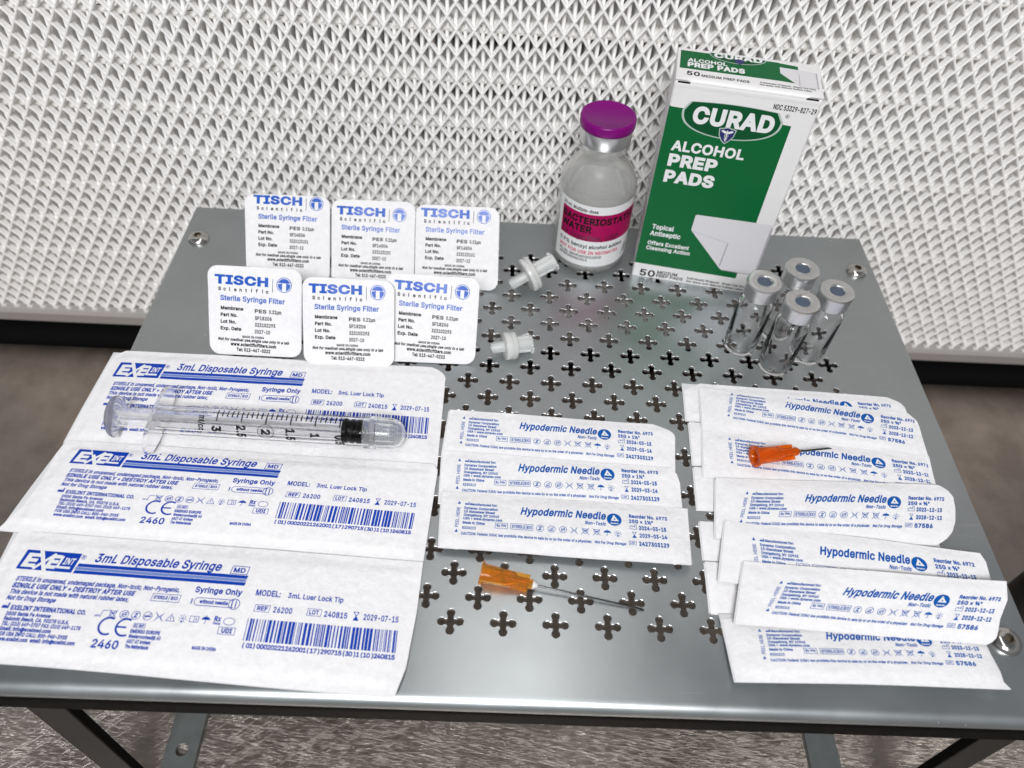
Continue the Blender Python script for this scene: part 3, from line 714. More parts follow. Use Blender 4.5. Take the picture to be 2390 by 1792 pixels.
def make_pouch(label, Y0, z0, dy, dz, cor, org, sc_, ang, design, seed):
    """cor: TL, TR, BR, BL as (x, distance up the lid); the lid leans back from its lower edge"""
    a = math.atan2(dz, dy); ca, sa = math.cos(a), math.sin(a)
    nrm = np.array([0, -sa, ca])
    c = np.array(cor, float); t_ = root('filter_pouch', (c[:, 0].mean(), Y0+8, 0), label, 'filter pouch', 'filter pouches standing at the back left of the shelf')
    def warp(x, t):
        xm = (x-c[:, 0].mean())/19; tm = (t-18)/18
        return .35*(1-xm*xm)*(1-tm*tm)+.12*math.sin(x*.35+seed)*math.sin(t*.28+seed)
    def W3(x, t, off): 
        h = warp(x, t)+off
        return (x+nrm[0]*h, Y0+t*ca+nrm[1]*h, z0+t*sa+nrm[2]*h)
    # rounded outline
    def outline(rad, inset=0.0, n=7):
        pts = []; m = c.mean(0)
        q = [p+(m-p)/np.abs(m-p)*inset for p in c]
        for k in range(4):
            p = q[k]; pa = q[k-1]; pb = q[(k+1) % 4]
            da = (pa-p)/np.linalg.norm(pa-p); db = (pb-p)/np.linalg.norm(pb-p)
            for i in range(n+1):
                th = i/n*math.pi/2
                pts.append(p+da*rad*(1-math.sin(th))+db*rad*(1-math.cos(th)))
            e_ = pb+(p-pb)/np.linalg.norm(pb-p)*rad; s_ = pts[-1]
            pts += [s_+(e_-s_)*i/9 for i in range(1, 9)]
        return pts
    def sheet(rings):
        V = []; F = []; n = len(rings[0])
        for r in rings: V += r
        for k in range(len(rings)-1):
            for i in range(n): j = (i+1) % n; F.append((k*n+i, k*n+j, (k+1)*n+j, (k+1)*n+i))
        return V, F, n
    ol = outline(4.2); m = c.mean(0)
    rings = [[W3(*p, -.25) for p in ol]]+[[W3(*(m+(p-m)*k), 0) for p in ol] for k in (1.0, .94, .84, .74, .64, .54, .44, .34, .24, .14, .03)]
    V, F, n = sheet(rings); F.append(tuple((len(rings)-1)*n+i for i in range(n)))
    build('paper_lid', V, F, M['paper'], t_, smooth=True, angle=40)
    ring0 = [W3(*p, -.3) for p in outline(4.4, -.15)]
    def tray(pts, d): return [tuple(np.array(W3(*p, -.35))-nrm*d) for p in pts]
    zb = lambda p: max(0.2, p[2])
    o1 = outline(4.2, 4.6); o2 = outline(3.8, 6.5)
    r1 = tray(o1, 0); r2 = tray(o2, 11.5)
    r2 = [(p[0], p[1], max(.25, p[2])) for p in r2]
    V, F, n = sheet([ring0, r1, r2]); F.append(tuple(2*n+i for i in range(n)))
    build('blister_tray', V, F, M['tray_plastic'], t_, smooth=True, angle=40)
    # the packed filter seen faintly through its tray
    cy = m+np.array([0, -1.0]); o = np.array(W3(*cy, -1.2))
    prof = [(0, 0), (3, 0), (3, 2.5), (7.5, 3), (7.5, 7), (2.2, 7.5), (2.0, 10.8), (0, 10.8)]
    V, F = lathe(prof, 20, tuple(o), tuple(-nrm)); V = [(x, y, max(.5, z)) for x, y, z in V]
    build('packed_filter', V, F, M['filter_plastic'], t_, smooth=True, angle=40)
    ar = R(ang)
    def surf(uv, off):
        u = uv[:, 0]*sc_; v = uv[:, 1]*sc_
        x = org[0]+u*math.cos(ar)+v*math.sin(ar); t = org[1]+u*math.sin(ar)-v*math.cos(ar)
        return np.array([W3(a_, b_, off) for a_, b_ in zip(x, t)])
    tmin = max(c[2, 1], c[3, 1])+.6
    for nm, ink, mm in design: ink.go(nm, surf, M[mm], t_, .06)
    return t_
make_pouch('filter pouch at the far left of the back row, behind the two front left pouches', 44, .5, 25.7, 27, ((-112, 38), (-74.3, 38.3), (-73.7, .5), (-110.8, .3)), (-110.4, 40.4), .98, -.4, PB, 1)
make_pouch('middle filter pouch of the back row, between two like it', 43.7, .5, 25.7, 27, ((-73.4, 37.6), (-36.3, 38), (-36, .6), (-72.9, .4)), (-73.4, 37.6), .98, -.6, PB, 2)
make_pouch('right end filter pouch of the back row, its rounded corner nearest the larger loose filter', 44, .5, 25.7, 27, ((-36, 37), (1.3, 37), (1.9, .4), (-35.5, .2)), (-36.1, 38.3), .99, -.3, PB, 3)
make_pouch('left filter pouch of the front row, above the logo of the syringe pack', -1.0, .5, 22.3, 27, ((-115.1, 36.3), (-77.3, 36), (-77.6, 0), (-114.9, 0.2)), (-114.5, 35.5), .98, -1.6, PF, 4)
make_pouch('right filter pouch of the front row, beside the smaller loose filter', -.6, .5, 22.3, 27, ((-43.3, 36), (-5.3, 35.6), (-6.2, 0), (-43.2, 0)), (-42.05, 36.28), .973, -2.6, PF, 5)
make_pouch('centre filter pouch of the front row, overlapping the pouch to its right', -3.6, 1.4, 22.3, 27, ((-76.5, 34.4), (-39.6, 34.2), (-39.1, -.9), (-75.9, -.9)), (-76.25, 34.5), .974, .1, PF, 6)

# ------------------------------------------------------------------ alcohol pad carton
def carton():
    O = np.array([64.4, 60.1, 0.0]); A = R(-9.5); ex = np.array([math.cos(A), math.sin(A), 0]); ny = np.array([-ex[1], ex[0], 0]); ez = np.array([0, 0, 1.0])
    Wd, H, D = 54.2, 96.0, 25.0
    t_ = root('pad_carton', tuple(O+ex*Wd/2+ny*D/2), 'tall green and white carton of alcohol prep pads standing beside the vials', 'carton')
    def X(u, w_, z): return tuple(O+ex*u+ny*w_+ez*z)
    b = .5
    mb = MB()
    # body: bevelled box, open gap under the lid flap
    def ringz(z, g): return [X(g, 0, z), X(Wd-g, 0, z), X(Wd, g, z), X(Wd, D-g, z), X(Wd-g, D, z), X(g, D, z), X(0, D-g, z), X(0, g, z)]
    V = [ (x, y, z) for r in (ringz(.1, b), ringz(H-.3, b)) for x, y, z in r]
    V += [tuple(np.array(X(Wd/2, D/2, H-.3))+((np.array(p)-np.array(X(Wd/2, D/2, H-.3)))*.99)+np.array([0, 0, .3])) for p in ringz(H-.3, b)]
    F = []
    for k in range(2):
        for i in range(8): j = (i+1) % 8; F.append((k*8+i, k*8+j, (k+1)*8+j, (k+1)*8+i))
    F.append(tuple(range(7, -1, -1))); F.append(tuple(16+i for i in range(8)))
    build('box_body', V, F, M['card'], t_)
    # lid flap: a board a little above the body, tucked at the front with two shoulder slots
    mb = MB()
    n = 26; V = []; F = []
    def lidz(u, w_): return H+1.0+.6*(1-w_/D)
    ws = [D-.1, D*.8, D*.55, D*.3, D*.12, 1.0, .25, -.15]
    zz = [0, 0, 0, 0, 0, -.05, -.4, -1.0]
    for k, w_ in enumerate(ws):
        for i in range(n+1):
            u = .15+(Wd-.3)*i/n
            fr = 1 if (u < 6.0 or u > Wd-6.0) else 0
            zd = zz[k]
            if fr and k >= 5: zd = (0, -.05, -.1)[k-5]
            V.append(X(u, w_+(-.35 if fr and k == 7 else 0), lidz(u, max(w_, 0))+zd))
    q = lambda i, k: k*(n+1)+i
    for k in range(len(ws)-1):
        for i in range(n): F.append((q(i, k+1), q(i+1, k+1), q(i+1, k), q(i, k)))
    nb = len(V); V += [(x, y, z-.45) for x, y, z in V]
    F += [tuple(nb+i for i in reversed(f)) for f in list(F)]
    for i in range(n): F += [(q(i, 7), nb+q(i, 7), nb+q(i+1, 7), q(i+1, 7))]
    for k in range(7): F += [(q(n, k+1), nb+q(n, k+1), nb+q(n, k), q(n, k)), (q(0, k), nb+q(0, k), nb+q(0, k+1), q(0, k+1))]
    build('lid_flap', V, F, M['card'], t_, smooth=True, angle=50)
    # shallow tuck strip below the flap with a worn dent
    V = []; F = []
    for k, (w_, z) in enumerate(((.3, H+.5), (-.12, H-.1), (-.18, H-1.0), (-.05, H-2.0))):
        for i in range(n+1):
            u = .3+(Wd-.6)*i/n
            V.append(X(u, w_+.12*math.sin(i*2.3)*math.exp(-((u-24)/8)**2), z))
    F = [(q(i, k+1), q(i+1, k+1), q(i+1, k), q(i, k)) for k in range(3) for i in range(n)]
    build('tuck_edge', V, F, M['card'], t_, smooth=True)
    fr = lambda uv, off: np.array([X(u, -off, z) for u, z in uv])              # front: u right, second = height
    tp = lambda uv, off: np.array([X(u, v, lidz(u, v)+off) for u, v in uv])    # top: second = depth from the front
    def go(ink, name, m, off, s=fr): return build(name, s(np.vstack(ink.P), off), ink.F, M[m], t_)
    class H_(Ink):      # heights grow upwards
        def text(s, t, u0, u1, base, cap, st='r', **k):
            bold = 0.046 if 'B' in st else 0.032 if 'b' in st else 0.024
            V, F = glyphs(t, bold); V = V.copy(); wd = V[:, 0].max()*cap; kx = cap*((u1-u0)/wd if u1 is not None else 1)
            s.put(np.c_[u0+V[:, 0]*kx, base+V[:, 1]*cap], F)
    g = H_(); g.poly([(.05, 8.0), (46.3, 7.6), (46.5, 39.5), (46.5, 84.6), (43, 84.8), (20, 85.4), (.9, 86.0), (.05, 86.4)])
    go(g, 'green_panel', 'green', .04)
    # oval badge
    def badge(cx, cy, rx, ryt, ryb, k=1.0, sq=1.0):
        pts = []
        for i in range(33):
            a = math.pi*i/32; pts.append((cx-rx*k*math.cos(a), cy-ryb*k*math.sin(a)**.75))
        for i in range(1, 16):
            f_ = i/16; pts.append((cx+rx*k*(1-2*f_), cy+ryt*k*(.78+.22*math.sin(math.pi*f_))))
        return pts
    o = H_(); o.poly(badge(24.2, 85.4, 19.0, 4.6, 10.0, 1.0)); go(o, 'badge_outline', 'silver_ink', .07)
    o = H_(); o.poly(badge(24.2, 85.4, 19.0, 4.6, 10.0, .955)); go(o, 'badge_oval', 'oval_green', .10)
    o = H_(); o.text('CURAD', 9.6, 40.3, 80.9, 6.2, 'B')
    go(o, 'brand_lettering', 'white_ink', .13)
    def shield(cx, cy, r, k): return [(cx-r*k, cy+r*.75*k), (cx, cy+r*1.0*k), (cx+r*k, cy+r*.75*k), (cx+r*.85*k, cy-r*.1*k), (cx+r*.45*k, cy-r*.75*k), (cx, cy-r*1.15*k), (cx-r*.45*k, cy-r*.75*k), (cx-r*.85*k, cy-r*.1*k)]
    o = H_(); o.poly(shield(24.0, 77.3, 3.4, 1.0)); go(o, 'shield_outline', 'silver_ink', .13)
    o = H_(); o.poly(shield(24.0, 77.3, 3.4, .88)); go(o, 'shield', 'shield_ink', .15)
    o = H_(); o.rect(23.8, 74.6, 24.2, 79.3); o.poly([(24, 78.7), (22.2, 79.4), (21.6, 78.9), (23, 78.0), (24, 77.9)]); o.poly([(24, 78.7), (25.8, 79.4), (26.4, 78.9), (25, 78.0), (24, 77.9)])
    o.arc((24, 77.0), .7, .2); o.arc((24, 75.7), .5, .2); go(o, 'winged_staff', 'white_ink', .18)
    o = H_(); o.text('ALCOHOL', 4.3, 33.1, 67.8, 4.1, 'b'); o.text('PREP', 4.3, 23.9, 60.8, 4.9, 'B'); o.text('PADS', 4.2, 24.6, 53.1, 5.0, 'B'); go(o, 'product_lettering', 'white_ink', .09); o = H_()
    o.text('Topical', 4.2, 13.7, 28.3, 2.3, 'b'); o.text('Antiseptic', 3.9, 17.3, 24.7, 2.3, 'b'); o.text('Offers Excellent', 3.8, 22.2, 19.5, 1.95, 'b'); o.text('Cleansing Action', 3.7, 23.2, 16.6, 1.95, 'b')
    go(o, 'claim_lettering', 'white_ink', .09)
    o = H_(); o.rect(3.0, 22.55, 21.0, 22.85); go(o, 'thin_rule', 'oval_green', .07)
    o = H_(); o.poly([(21.5, 38.8), (53.4, 39.2), (53.4, 11.2), (38.6, 11.4), (37.4, 12.4), (21.2, 30.2), (20.9, 31.2), (21.1, 38.2)]); go(o, 'printed_pad', 'pad_ink', .07)
    o = H_(); o.poly([(37.7, 26.4), (38.2, 26.4), (37.8, 13.0), (37.2, 13.4)]); o.poly([(53.3, 38.2), (53.9, 37.2), (53.9, 11.8), (53.3, 11.2)]); o.poly([(38.6, 11.4), (53.9, 11.2), (53.9, 10.8), (38.8, 11.1)]); o.poly([(22, 30.1), (37.6, 26.6), (37.7, 26.4), (22, 29.95)]); go(o, 'pad_fold', 'padfold_ink', .09)
    o = H_(); o.text('50', 3.3, 10.4, .9, 3.6); o.text('MEDIUM', 11.2, 20.4, 3.3, 1.7); o.text('PREP PADS', 11.1, 23.4, 1.3, 1.6)
    o.text('Individually Wrapped.  Single Use Only', 25.1, 52.1, 2.9, 1.15); o.text('Not Made with Natural Rubber Latex', 25.2, 51.3, 1.0, 1.15); go(o, 'count_lettering', 'black_ink', .05); o = H_(); o.text('NDC 53329-827-29', 37.8, 53.5, 90.5, 1.95); o.arc((43.9, 88.3), .7, .12); o.text('R', 43.6, 44.2, 87.9, .75)
    go(o, 'code_lettering', 'black_ink', .05)
    # the lid's own print
    g = H_(); g.rect(1.2, 8.0, 38.9, 22.9, 4); g.poly([(38.9, 8.0), (38.9, 22.6), (46.0, 21.6), (46.0, 7.4)]); go(g, 'lid_green_panel', 'green', .04, tp)
    o = H_(); o.poly([(12.3+21.8*i/24, 24.0-.9*i/24*1.0) for i in range(25)]+[(23.2+11.0*math.cos(math.pi*i/24), 23.4-6.4*math.sin(math.pi*i/24)) for i in range(1, 24)]); go(o, 'lid_badge_outline', 'silver_ink', .07, tp)
    o = H_(); o.poly([(12.8+20.9*i/24, 23.8-.9*i/24*1.0) for i in range(25)]+[(23.2+10.5*math.cos(math.pi*i/24), 23.2-5.8*math.sin(math.pi*i/24)) for i in range(1, 24)]); go(o, 'lid_badge_oval', 'oval_green', .09, tp)
    o = H_(); o.text('CURAD', 14.0, 32.6, 20.4, 3.3, 'B'); o.text('ALCOHOL', 4.1, 19.1, 14.1, 2.5, 'b'); o.text('PREP PADS', 4.1, 25.7, 9.9, 3.3, 'B'); go(o, 'lid_white_lettering', 'white_ink', .12, tp)
    o = H_(); o.poly(shield(23.8, 18.9, 2.0, 1.0)); go(o, 'lid_shield', 'shield_ink', .15, tp)
    o = H_(); o.poly([(39.0, 19.2), (52.8, 18.2), (52.6, 5.4), (46.5, 5.6), (45.2, 6.2), (39.0, 14.2)]); go(o, 'lid_printed_pad', 'pad_ink', .07, tp)
    o = H_(); o.poly([(52.4, 18.0), (52.9, 17.8), (52.8, 5.2), (52.3, 5.3)]); o.poly([(45.9, 15.0), (46.15, 15.0), (46.0, 6.0), (45.7, 6.2)]); go(o, 'lid_pad_fold', 'padfold_ink', .09, tp)
    o = H_(); o.text('50', 4.0, 8.9, 3.1, 3.0); o.text('MEDIUM PREP PADS', 9.5, 27.2, 3.0, 1.7); o.text('Individually Wrapped.  Single Use Only', 31.1, 51.6, 4.3, .95); o.text('Not Made with Natural Rubber Latex', 31.0, 50.0, 2.6, .95); go(o, 'lid_black_lettering', 'black_ink', .05, tp)
    # dark shoulder slots where the flap is tucked in
    sl = MB(); sl.box(0, 4.6, -.22, .2, 0, .5, xf=lambda p: X(p[0]+1.2, p[1], p[2]+H-.2)); sl.build('tuck_slot', M['black_ink'], t_)
    sl = MB(); sl.box(0, 4.6, -.22, .2, 0, .5, xf=lambda p: X(p[0]+Wd-6.0, p[1], p[2]+H-.2)); sl.build('tuck_slot', M['black_ink'], t_)
carton()

# ------------------------------------------------------------------ water bottle
def bottle():
    c = (44.3, 75.6, 0)
    t_ = root('medicine_bottle', c, 'glass bottle of water with purple cap and magenta banded label', 'bottle')
    r = 17.0
    out = [(0, .9), (9, .7), (13.5, .1), (15.3, .25), (16.5, 1.4), (r, 3.4), (r, 20), (r, 38.5), (16.7, 41.5), (15.7, 44.6), (14.0, 47.6), (11.8, 50.6), (10.0, 53.2), (9.3, 55.0), (9.4, 56.6), (10.3, 57.6), (10.6, 58.6), (10.6, 62.0), (10.3, 63.2)]
    inn = [(9.0, 63.2), (6.6, 62.4), (6.4, 56), (7.4, 53.4), (9.6, 50.4), (12.2, 46.8), (14.1, 43.4), (15.3, 40.0), (15.5, 38), (15.5, 20), (15.5, 4.2), (14.0, 2.4), (8, 2.2), (0, 2.4)]
    V, F = lathe(out+inn, 72, c); build('glass_body', V, F, M['bottle_glass'], t_, smooth=True)
    wt = [(0, 2.45), (8, 2.3), (14.0, 2.5), (15.45, 4.3), (15.45, 38), (15.25, 40.0), (14.9, 41.2), (14.4, 41.1), (0, 41.0)]
    V, F = lathe(wt, 72, c); build('water_fill', V, F, M['water'], t_, smooth=True, angle=50)
    V, F = lathe([(0, 63.3), (9.2, 63.3), (9.2, 65.2), (0, 65.2)], 40, c); build('stopper', V, F, M['septum'], t_, smooth=True, angle=40)
    V, F = lathe([(9.6, 61.0), (10.5, 60.9), (10.8, 61.4), (10.85, 68.2), (10.6, 68.8), (0, 68.8)], 60, c); build('metal_crimp', V, F, M['alu'], t_, smooth=True, angle=40)
    V, F = lathe([(10.9, 67.7), (11.45, 67.9), (11.6, 68.6), (11.6, 71.1), (11.35, 71.9), (10.9, 72.2), (10.3, 72.15), (9.9, 71.85), (0, 71.75)], 72, c); build('flip_cap', V, F, M['purple'], t_, smooth=True)
    # label wrapped on the glass: angle in degrees from the front, height
    def wrap(a, z, off): return (c[0]+(r+off)*math.sin(R(a)), c[1]-(r+off)*math.cos(R(a)), z)
    V = []; n = 60
    for z in (5.2, 5.5, 12, 20, 30, 38.0, 38.4):
        for i in range(n+1):
            cut = 1.2 if z in (5.2, 38.4) else 0
            a = -69+cut*2+(150+69-cut*2)*i/n; V.append(wrap(a, z, .06))
    F = [(k*(n+1)+i, k*(n+1)+i+1, (k+1)*(n+1)+i+1, (k+1)*(n+1)+i) for k in range(6) for i in range(n)]
    build('paper_label', V, F, M['label_paper'], t_, smooth=True)
    V = []
    for z in (19.6, 25, 30, 34.2):
        for i in range(n+1): V.append(wrap(-60+140*i/n, z, .11))
    F = [(k*(n+1)+i, k*(n+1)+i+1, (k+1)*(n+1)+i+1, (k+1)*(n+1)+i) for k in range(3) for i in range(n)]
    build('magenta_band', V, F, M['magenta_ink'], t_, smooth=True)
    def tx(name, rows, m, off):
        P = []; F = []; nn = 0
        for (t, a0, a1, z, cap, st) in rows:
            G, f = glyphs(t, .040 if st == 'B' else .026 if st == 'b' else .008); wd = G[:, 0].max()
            for x, y in G: P.append(wrap(a0+(a1-a0)*x/wd, z+y*cap, off))
            F += [tuple(i+nn for i in q) for q in f]; nn += len(G)
        build(name, P, F, M[m], t_)
    tx('title_lettering', (('BACTERIOSTATIC', -58, 66, 29.0, 3.2, 'B'), ('WATER', -58, -7, 24.4, 3.3, 'B')), 'black_ink', .17)
    tx('plum_lettering', (('for Injection, USP', -58, 38, 20.2, 2.7, 'b'),), 'plum_ink', .17)
    tx('black_lettering', (('30 mL Multiple-dose', -59, -1, 35.1, 1.6, 'b'), ('0.9% benzyl alcohol added.', -59, 50, 15.6, 1.9, 'b'), ('M.L.No. 08/VP/AP/2013/F/G', -57.5, 14, 10.0, 1.3, 'b'), ('AP/DRUGS/08/2013', -57, -7.5, 8.1, 1.3, 'b')), 'grey_ink', .11)
    tx('red_lettering', (('NOT FOR USE IN NEONATES', -58, 42.5, 12.3, 1.75, 'b'),), 'red_ink', .11)
    P = [wrap(a, z, .11) for a, z in ((55, 9), (62, 15), (65, 9), (62.5, 9), (61, 12.5), (58, 9), (54, 8), (66, 8), (66, 8.5), (54, 8.5))]
    build('printed_mark', P, [(0, 1, 4, 5), (1, 2, 3, 4), (6, 7, 8, 9)], M['grey_ink'], t_)
bottle()

# ------------------------------------------------------------------ four crimp vials
def make_vial(label, c):
    t_ = root('glass_vial', c, label, 'vial', 'empty crimp vials beside the carton')
    out = [(0, .8), (4.0, .6), (5.6, 0), (6.4, .2), (6.95, 1.2), (7.0, 3), (7.0, 25.3), (6.8, 26.4), (6.0, 27.6), (4.9, 28.4), (4.6, 29.2), (4.7, 30.1), (6.1, 30.9), (6.4, 31.6), (6.4, 34.2), (6.0, 34.6)]
    inn = [(3.3, 34.6), (3.2, 29.0), (4.0, 27.6), (5.4, 26.4), (6.0, 25.2), (6.05, 24), (6.05, 3), (5.6, 1.8), (3, 1.5), (0, 1.6)]
    V, F = lathe(out+inn, 48, c); build('glass_body', V, F, M['glass'], t_, smooth=True)
    V, F = lathe([(0, 33.2), (3.1, 33.2), (3.1, 34.7), (6.3, 34.75), (6.3, 36.6), (3.1, 36.7), (2.8, 36.9), (0, 36.9)], 40, c); build('rubber_septum', V, F, M['septum'], t_, smooth=True, angle=40)
    V, F = lathe([(5.2, 31.0), (6.6, 30.8), (6.72, 31.2), (6.75, 36.0), (6.95, 36.9), (6.6, 37.6), (5.9, 37.75), (3.1, 37.6), (2.9, 37.4), (2.9, 36.65)], 56, c); build('metal_crimp', V, F, M['alu'], t_, smooth=True, angle=50)
    for rr_ in (1.0, 1.9):
        V, F = lathe([(rr_-.14, 36.9), (rr_, 37.02), (rr_+.14, 36.9)], 24, c); build('septum_ring', V, F, M['septum'], t_, smooth=True)
make_vial('left glass vial, its cap in front of the carton corner', (107.6, 17.6, 0))
make_vial('front glass vial, nearest the needle packs', (120.4, 7.0, 0))
make_vial('right glass vial, nearest the round headed screw', (135.8, 14.0, 0))
make_vial('rear glass vial, farthest from the needle packs', (124.9, 26.4, 0))

# ------------------------------------------------------------------ loose syringe filters
def syringe_filter(label, a, b, rd, dpos, dth, zt, luer_r):
    """a: tip end, b: luer end (axis), rd: disc radius"""
    A = np.array(a, float); B = np.array(b, float); L = np.linalg.norm(B-A); ax = tuple((B-A)/L)
    t_ = root('syringe_filter', ((A+B)/2*np.array([1, 1, 0])).tolist(), label, 'syringe filter', 'loose syringe filters')
    d0 = dpos-dth/2; d1 = dpos+dth/2
    V, F = lathe([(1.0, 0), (1.65, 0), (2.05, .5), (2.25, d0+.2), (1.4, d0+.2), (1.1, .4)], 28, a, ax, close=True); build('luer_tip', V, F, M['filter_clear'], t_, smooth=True, angle=40)
    V, F = lathe([(0, d0), (rd*.9, d0), (rd*.98, d0+.25), (rd, d0+.6), (rd, d0+dth*.42), (rd*.94, d0+dth*.45), (rd*.94, d0+dth*.55), (rd, d0+dth*.58), (rd, d1-.7), (rd*.93, d1-.1), (rd*.6, d1+.15), (0, d1+.2)], 44, a, ax); build('filter_disc', V, F, M['filter_plastic'], t_, smooth=True, angle=35)
    lr = luer_r
    V, F = lathe([(lr*.62, L), (lr*.98, L), (lr*1.0, L-.3), (lr*.98, L-1.4), (lr*.92, d1), (lr*.6, d1), (lr*.55, L-3)], 28, a, ax, close=True); build('luer_socket', V, F, M['filter_clear'], t_, smooth=True, angle=40)
    X, Y, Ax = frame(ax, (0, 0, 1))
    for k in range(6):
        th = 2*math.pi*k/6+.3; rdv = X*math.cos(th)+Y*math.sin(th); tv = -X*math.sin(th)+Y*math.cos(th)
        mb = MB(); mb.box(d1, L-1.2, lr*.85, lr*1.12, -.22, .22, xf=lambda p: tuple(Vector(a)+Ax*p[0]+rdv*p[1]+tv*p[2])); mb.build('socket_rib', M['filter_clear'], t_)
        if k < 4:
            mb = MB(); mb.box(.8, d0, 1.9, 2.45, -.16, .16, xf=lambda p: tuple(Vector(a)+Ax*p[0]+rdv*p[1]+tv*p[2])); mb.build('tip_rib', M['filter_clear'], t_)
    for sg in (-1, 1):
        mb = MB(); mb.box(L-1.3, L-.05, lr*.7, lr*1.38, -1.3, 1.3, xf=lambda p: tuple(Vector(a)+Ax*p[0]+X*(sg*p[1])+Y*p[2])); mb.build('luer_ear', M['filter_clear'], t_)
    mb = MB(); mb.box(d0-.05, d1+.1, rd*.985, rd*1.02, -.45, .45, xf=lambda p: tuple(Vector(a)+Ax*p[0]-Y*p[1]*-1+X*p[2])); mb.build('moulding_seam', M['filter_plastic'], t_)
syringe_filter('larger loose filter with a wide disc, lying against the foot of the bottle', (7.5, 44.4, 4.4), (26.9, 54.6, 11.3), 7.9, 10.4, 4.4, 0, 3.4)
syringe_filter('smaller loose filter on the perforated shelf, right of the front pouches', (.2, 5.0, 5.0), (17.1, 9.8, 4.2), 5.8, 8.2, 5.2, 0, 3.5)

# ------------------------------------------------------------------ loose needles
def needle(label, a, b, tip, rh, mname, k=1.0):
    A = Vector(a); B = Vector(b); L = (B-A).length; ax = tuple((B-A).normalized())
    t_ = root('hypodermic_needle', (A[0], A[1], 0), label, 'needle', 'loose needles with orange hubs')
    m = M[mname]
    V, F = lathe([(rh*.66, 0), (rh, 0), (rh*1.0, .9), (rh*.80, 1.1), (rh*.74, L*.52), (rh*.5, L*.66), (rh*.42, L*.7), (rh*.40, L), (rh*.2, L), (rh*.18, L*.7), (rh*.30, L*.58), (rh*.52, L*.48), (rh*.58, .4)], 36, a, ax, close=True)
    build('hub', V, F, m, t_, smooth=True, angle=40)
    X, Y, Ax = frame(ax, (0, 0, 1))
    for q in range(4):
        th = math.pi/2*q+.35; rv = X*math.cos(th)+Y*math.sin(th); tv = -X*math.sin(th)+Y*math.cos(th)
        mb = MB(); mb.box(L*.45, L*.93, rh*.3, rh*.72, -.25, .25, xf=lambda p: tuple(A+Ax*p[0]+rv*p[1]+tv*p[2])); mb.build('hub_fin', m, t_)
    V, F = lathe([(rh*.38, L-.1), (rh*.38, L+.3), (rh*.12, L+1.7), (.25, L+1.9)], 20, a, ax); build('glue_collar', V, F, M['epoxy'] if k == 1 else m, t_, smooth=True)
    T = Vector(tip); d = (T-B); Ls = d.length; st = B-Vector(ax)*2
    d2 = T-st; X, Y, Ax = frame(tuple(d2), (0, 0, 1)); L2 = d2.length; r_ = .38
    V = []; n = 14
    for i in range(n): th = 2*math.pi*i/n; V.append(tuple(st+X*r_*math.cos(th)+Y*r_*math.sin(th)))
    for i in range(n):      # bevelled point
        th = 2*math.pi*i/n; V.append(tuple(st+Ax*(L2-1.3+1.3*math.sin(th)*1.0)+X*r_*math.cos(th)+Y*r_*math.sin(th)))
    F = [(i, (i+1) % n, n+(i+1) % n, n+i) for i in range(n)]+[tuple(n+i for i in range(n))]
    build('steel_cannula', V, F, M['needle_steel'], t_, smooth=True, angle=40)
needle('long needle with amber hub lying on the bare perforated shelf at the front', (.4, -95.2, 4.2), (17.8, -98.0, 2.6), (54.9, -104.4, .6), 4.0, 'orange')
needle('short needle with deep orange hub lying on a paper pack of the right heap', (100.7, -45.2, 6.3), (117.6, -41.6, 5.6), (132.4, -38.8, 5.0), 4.1, 'orange_deep', 0)

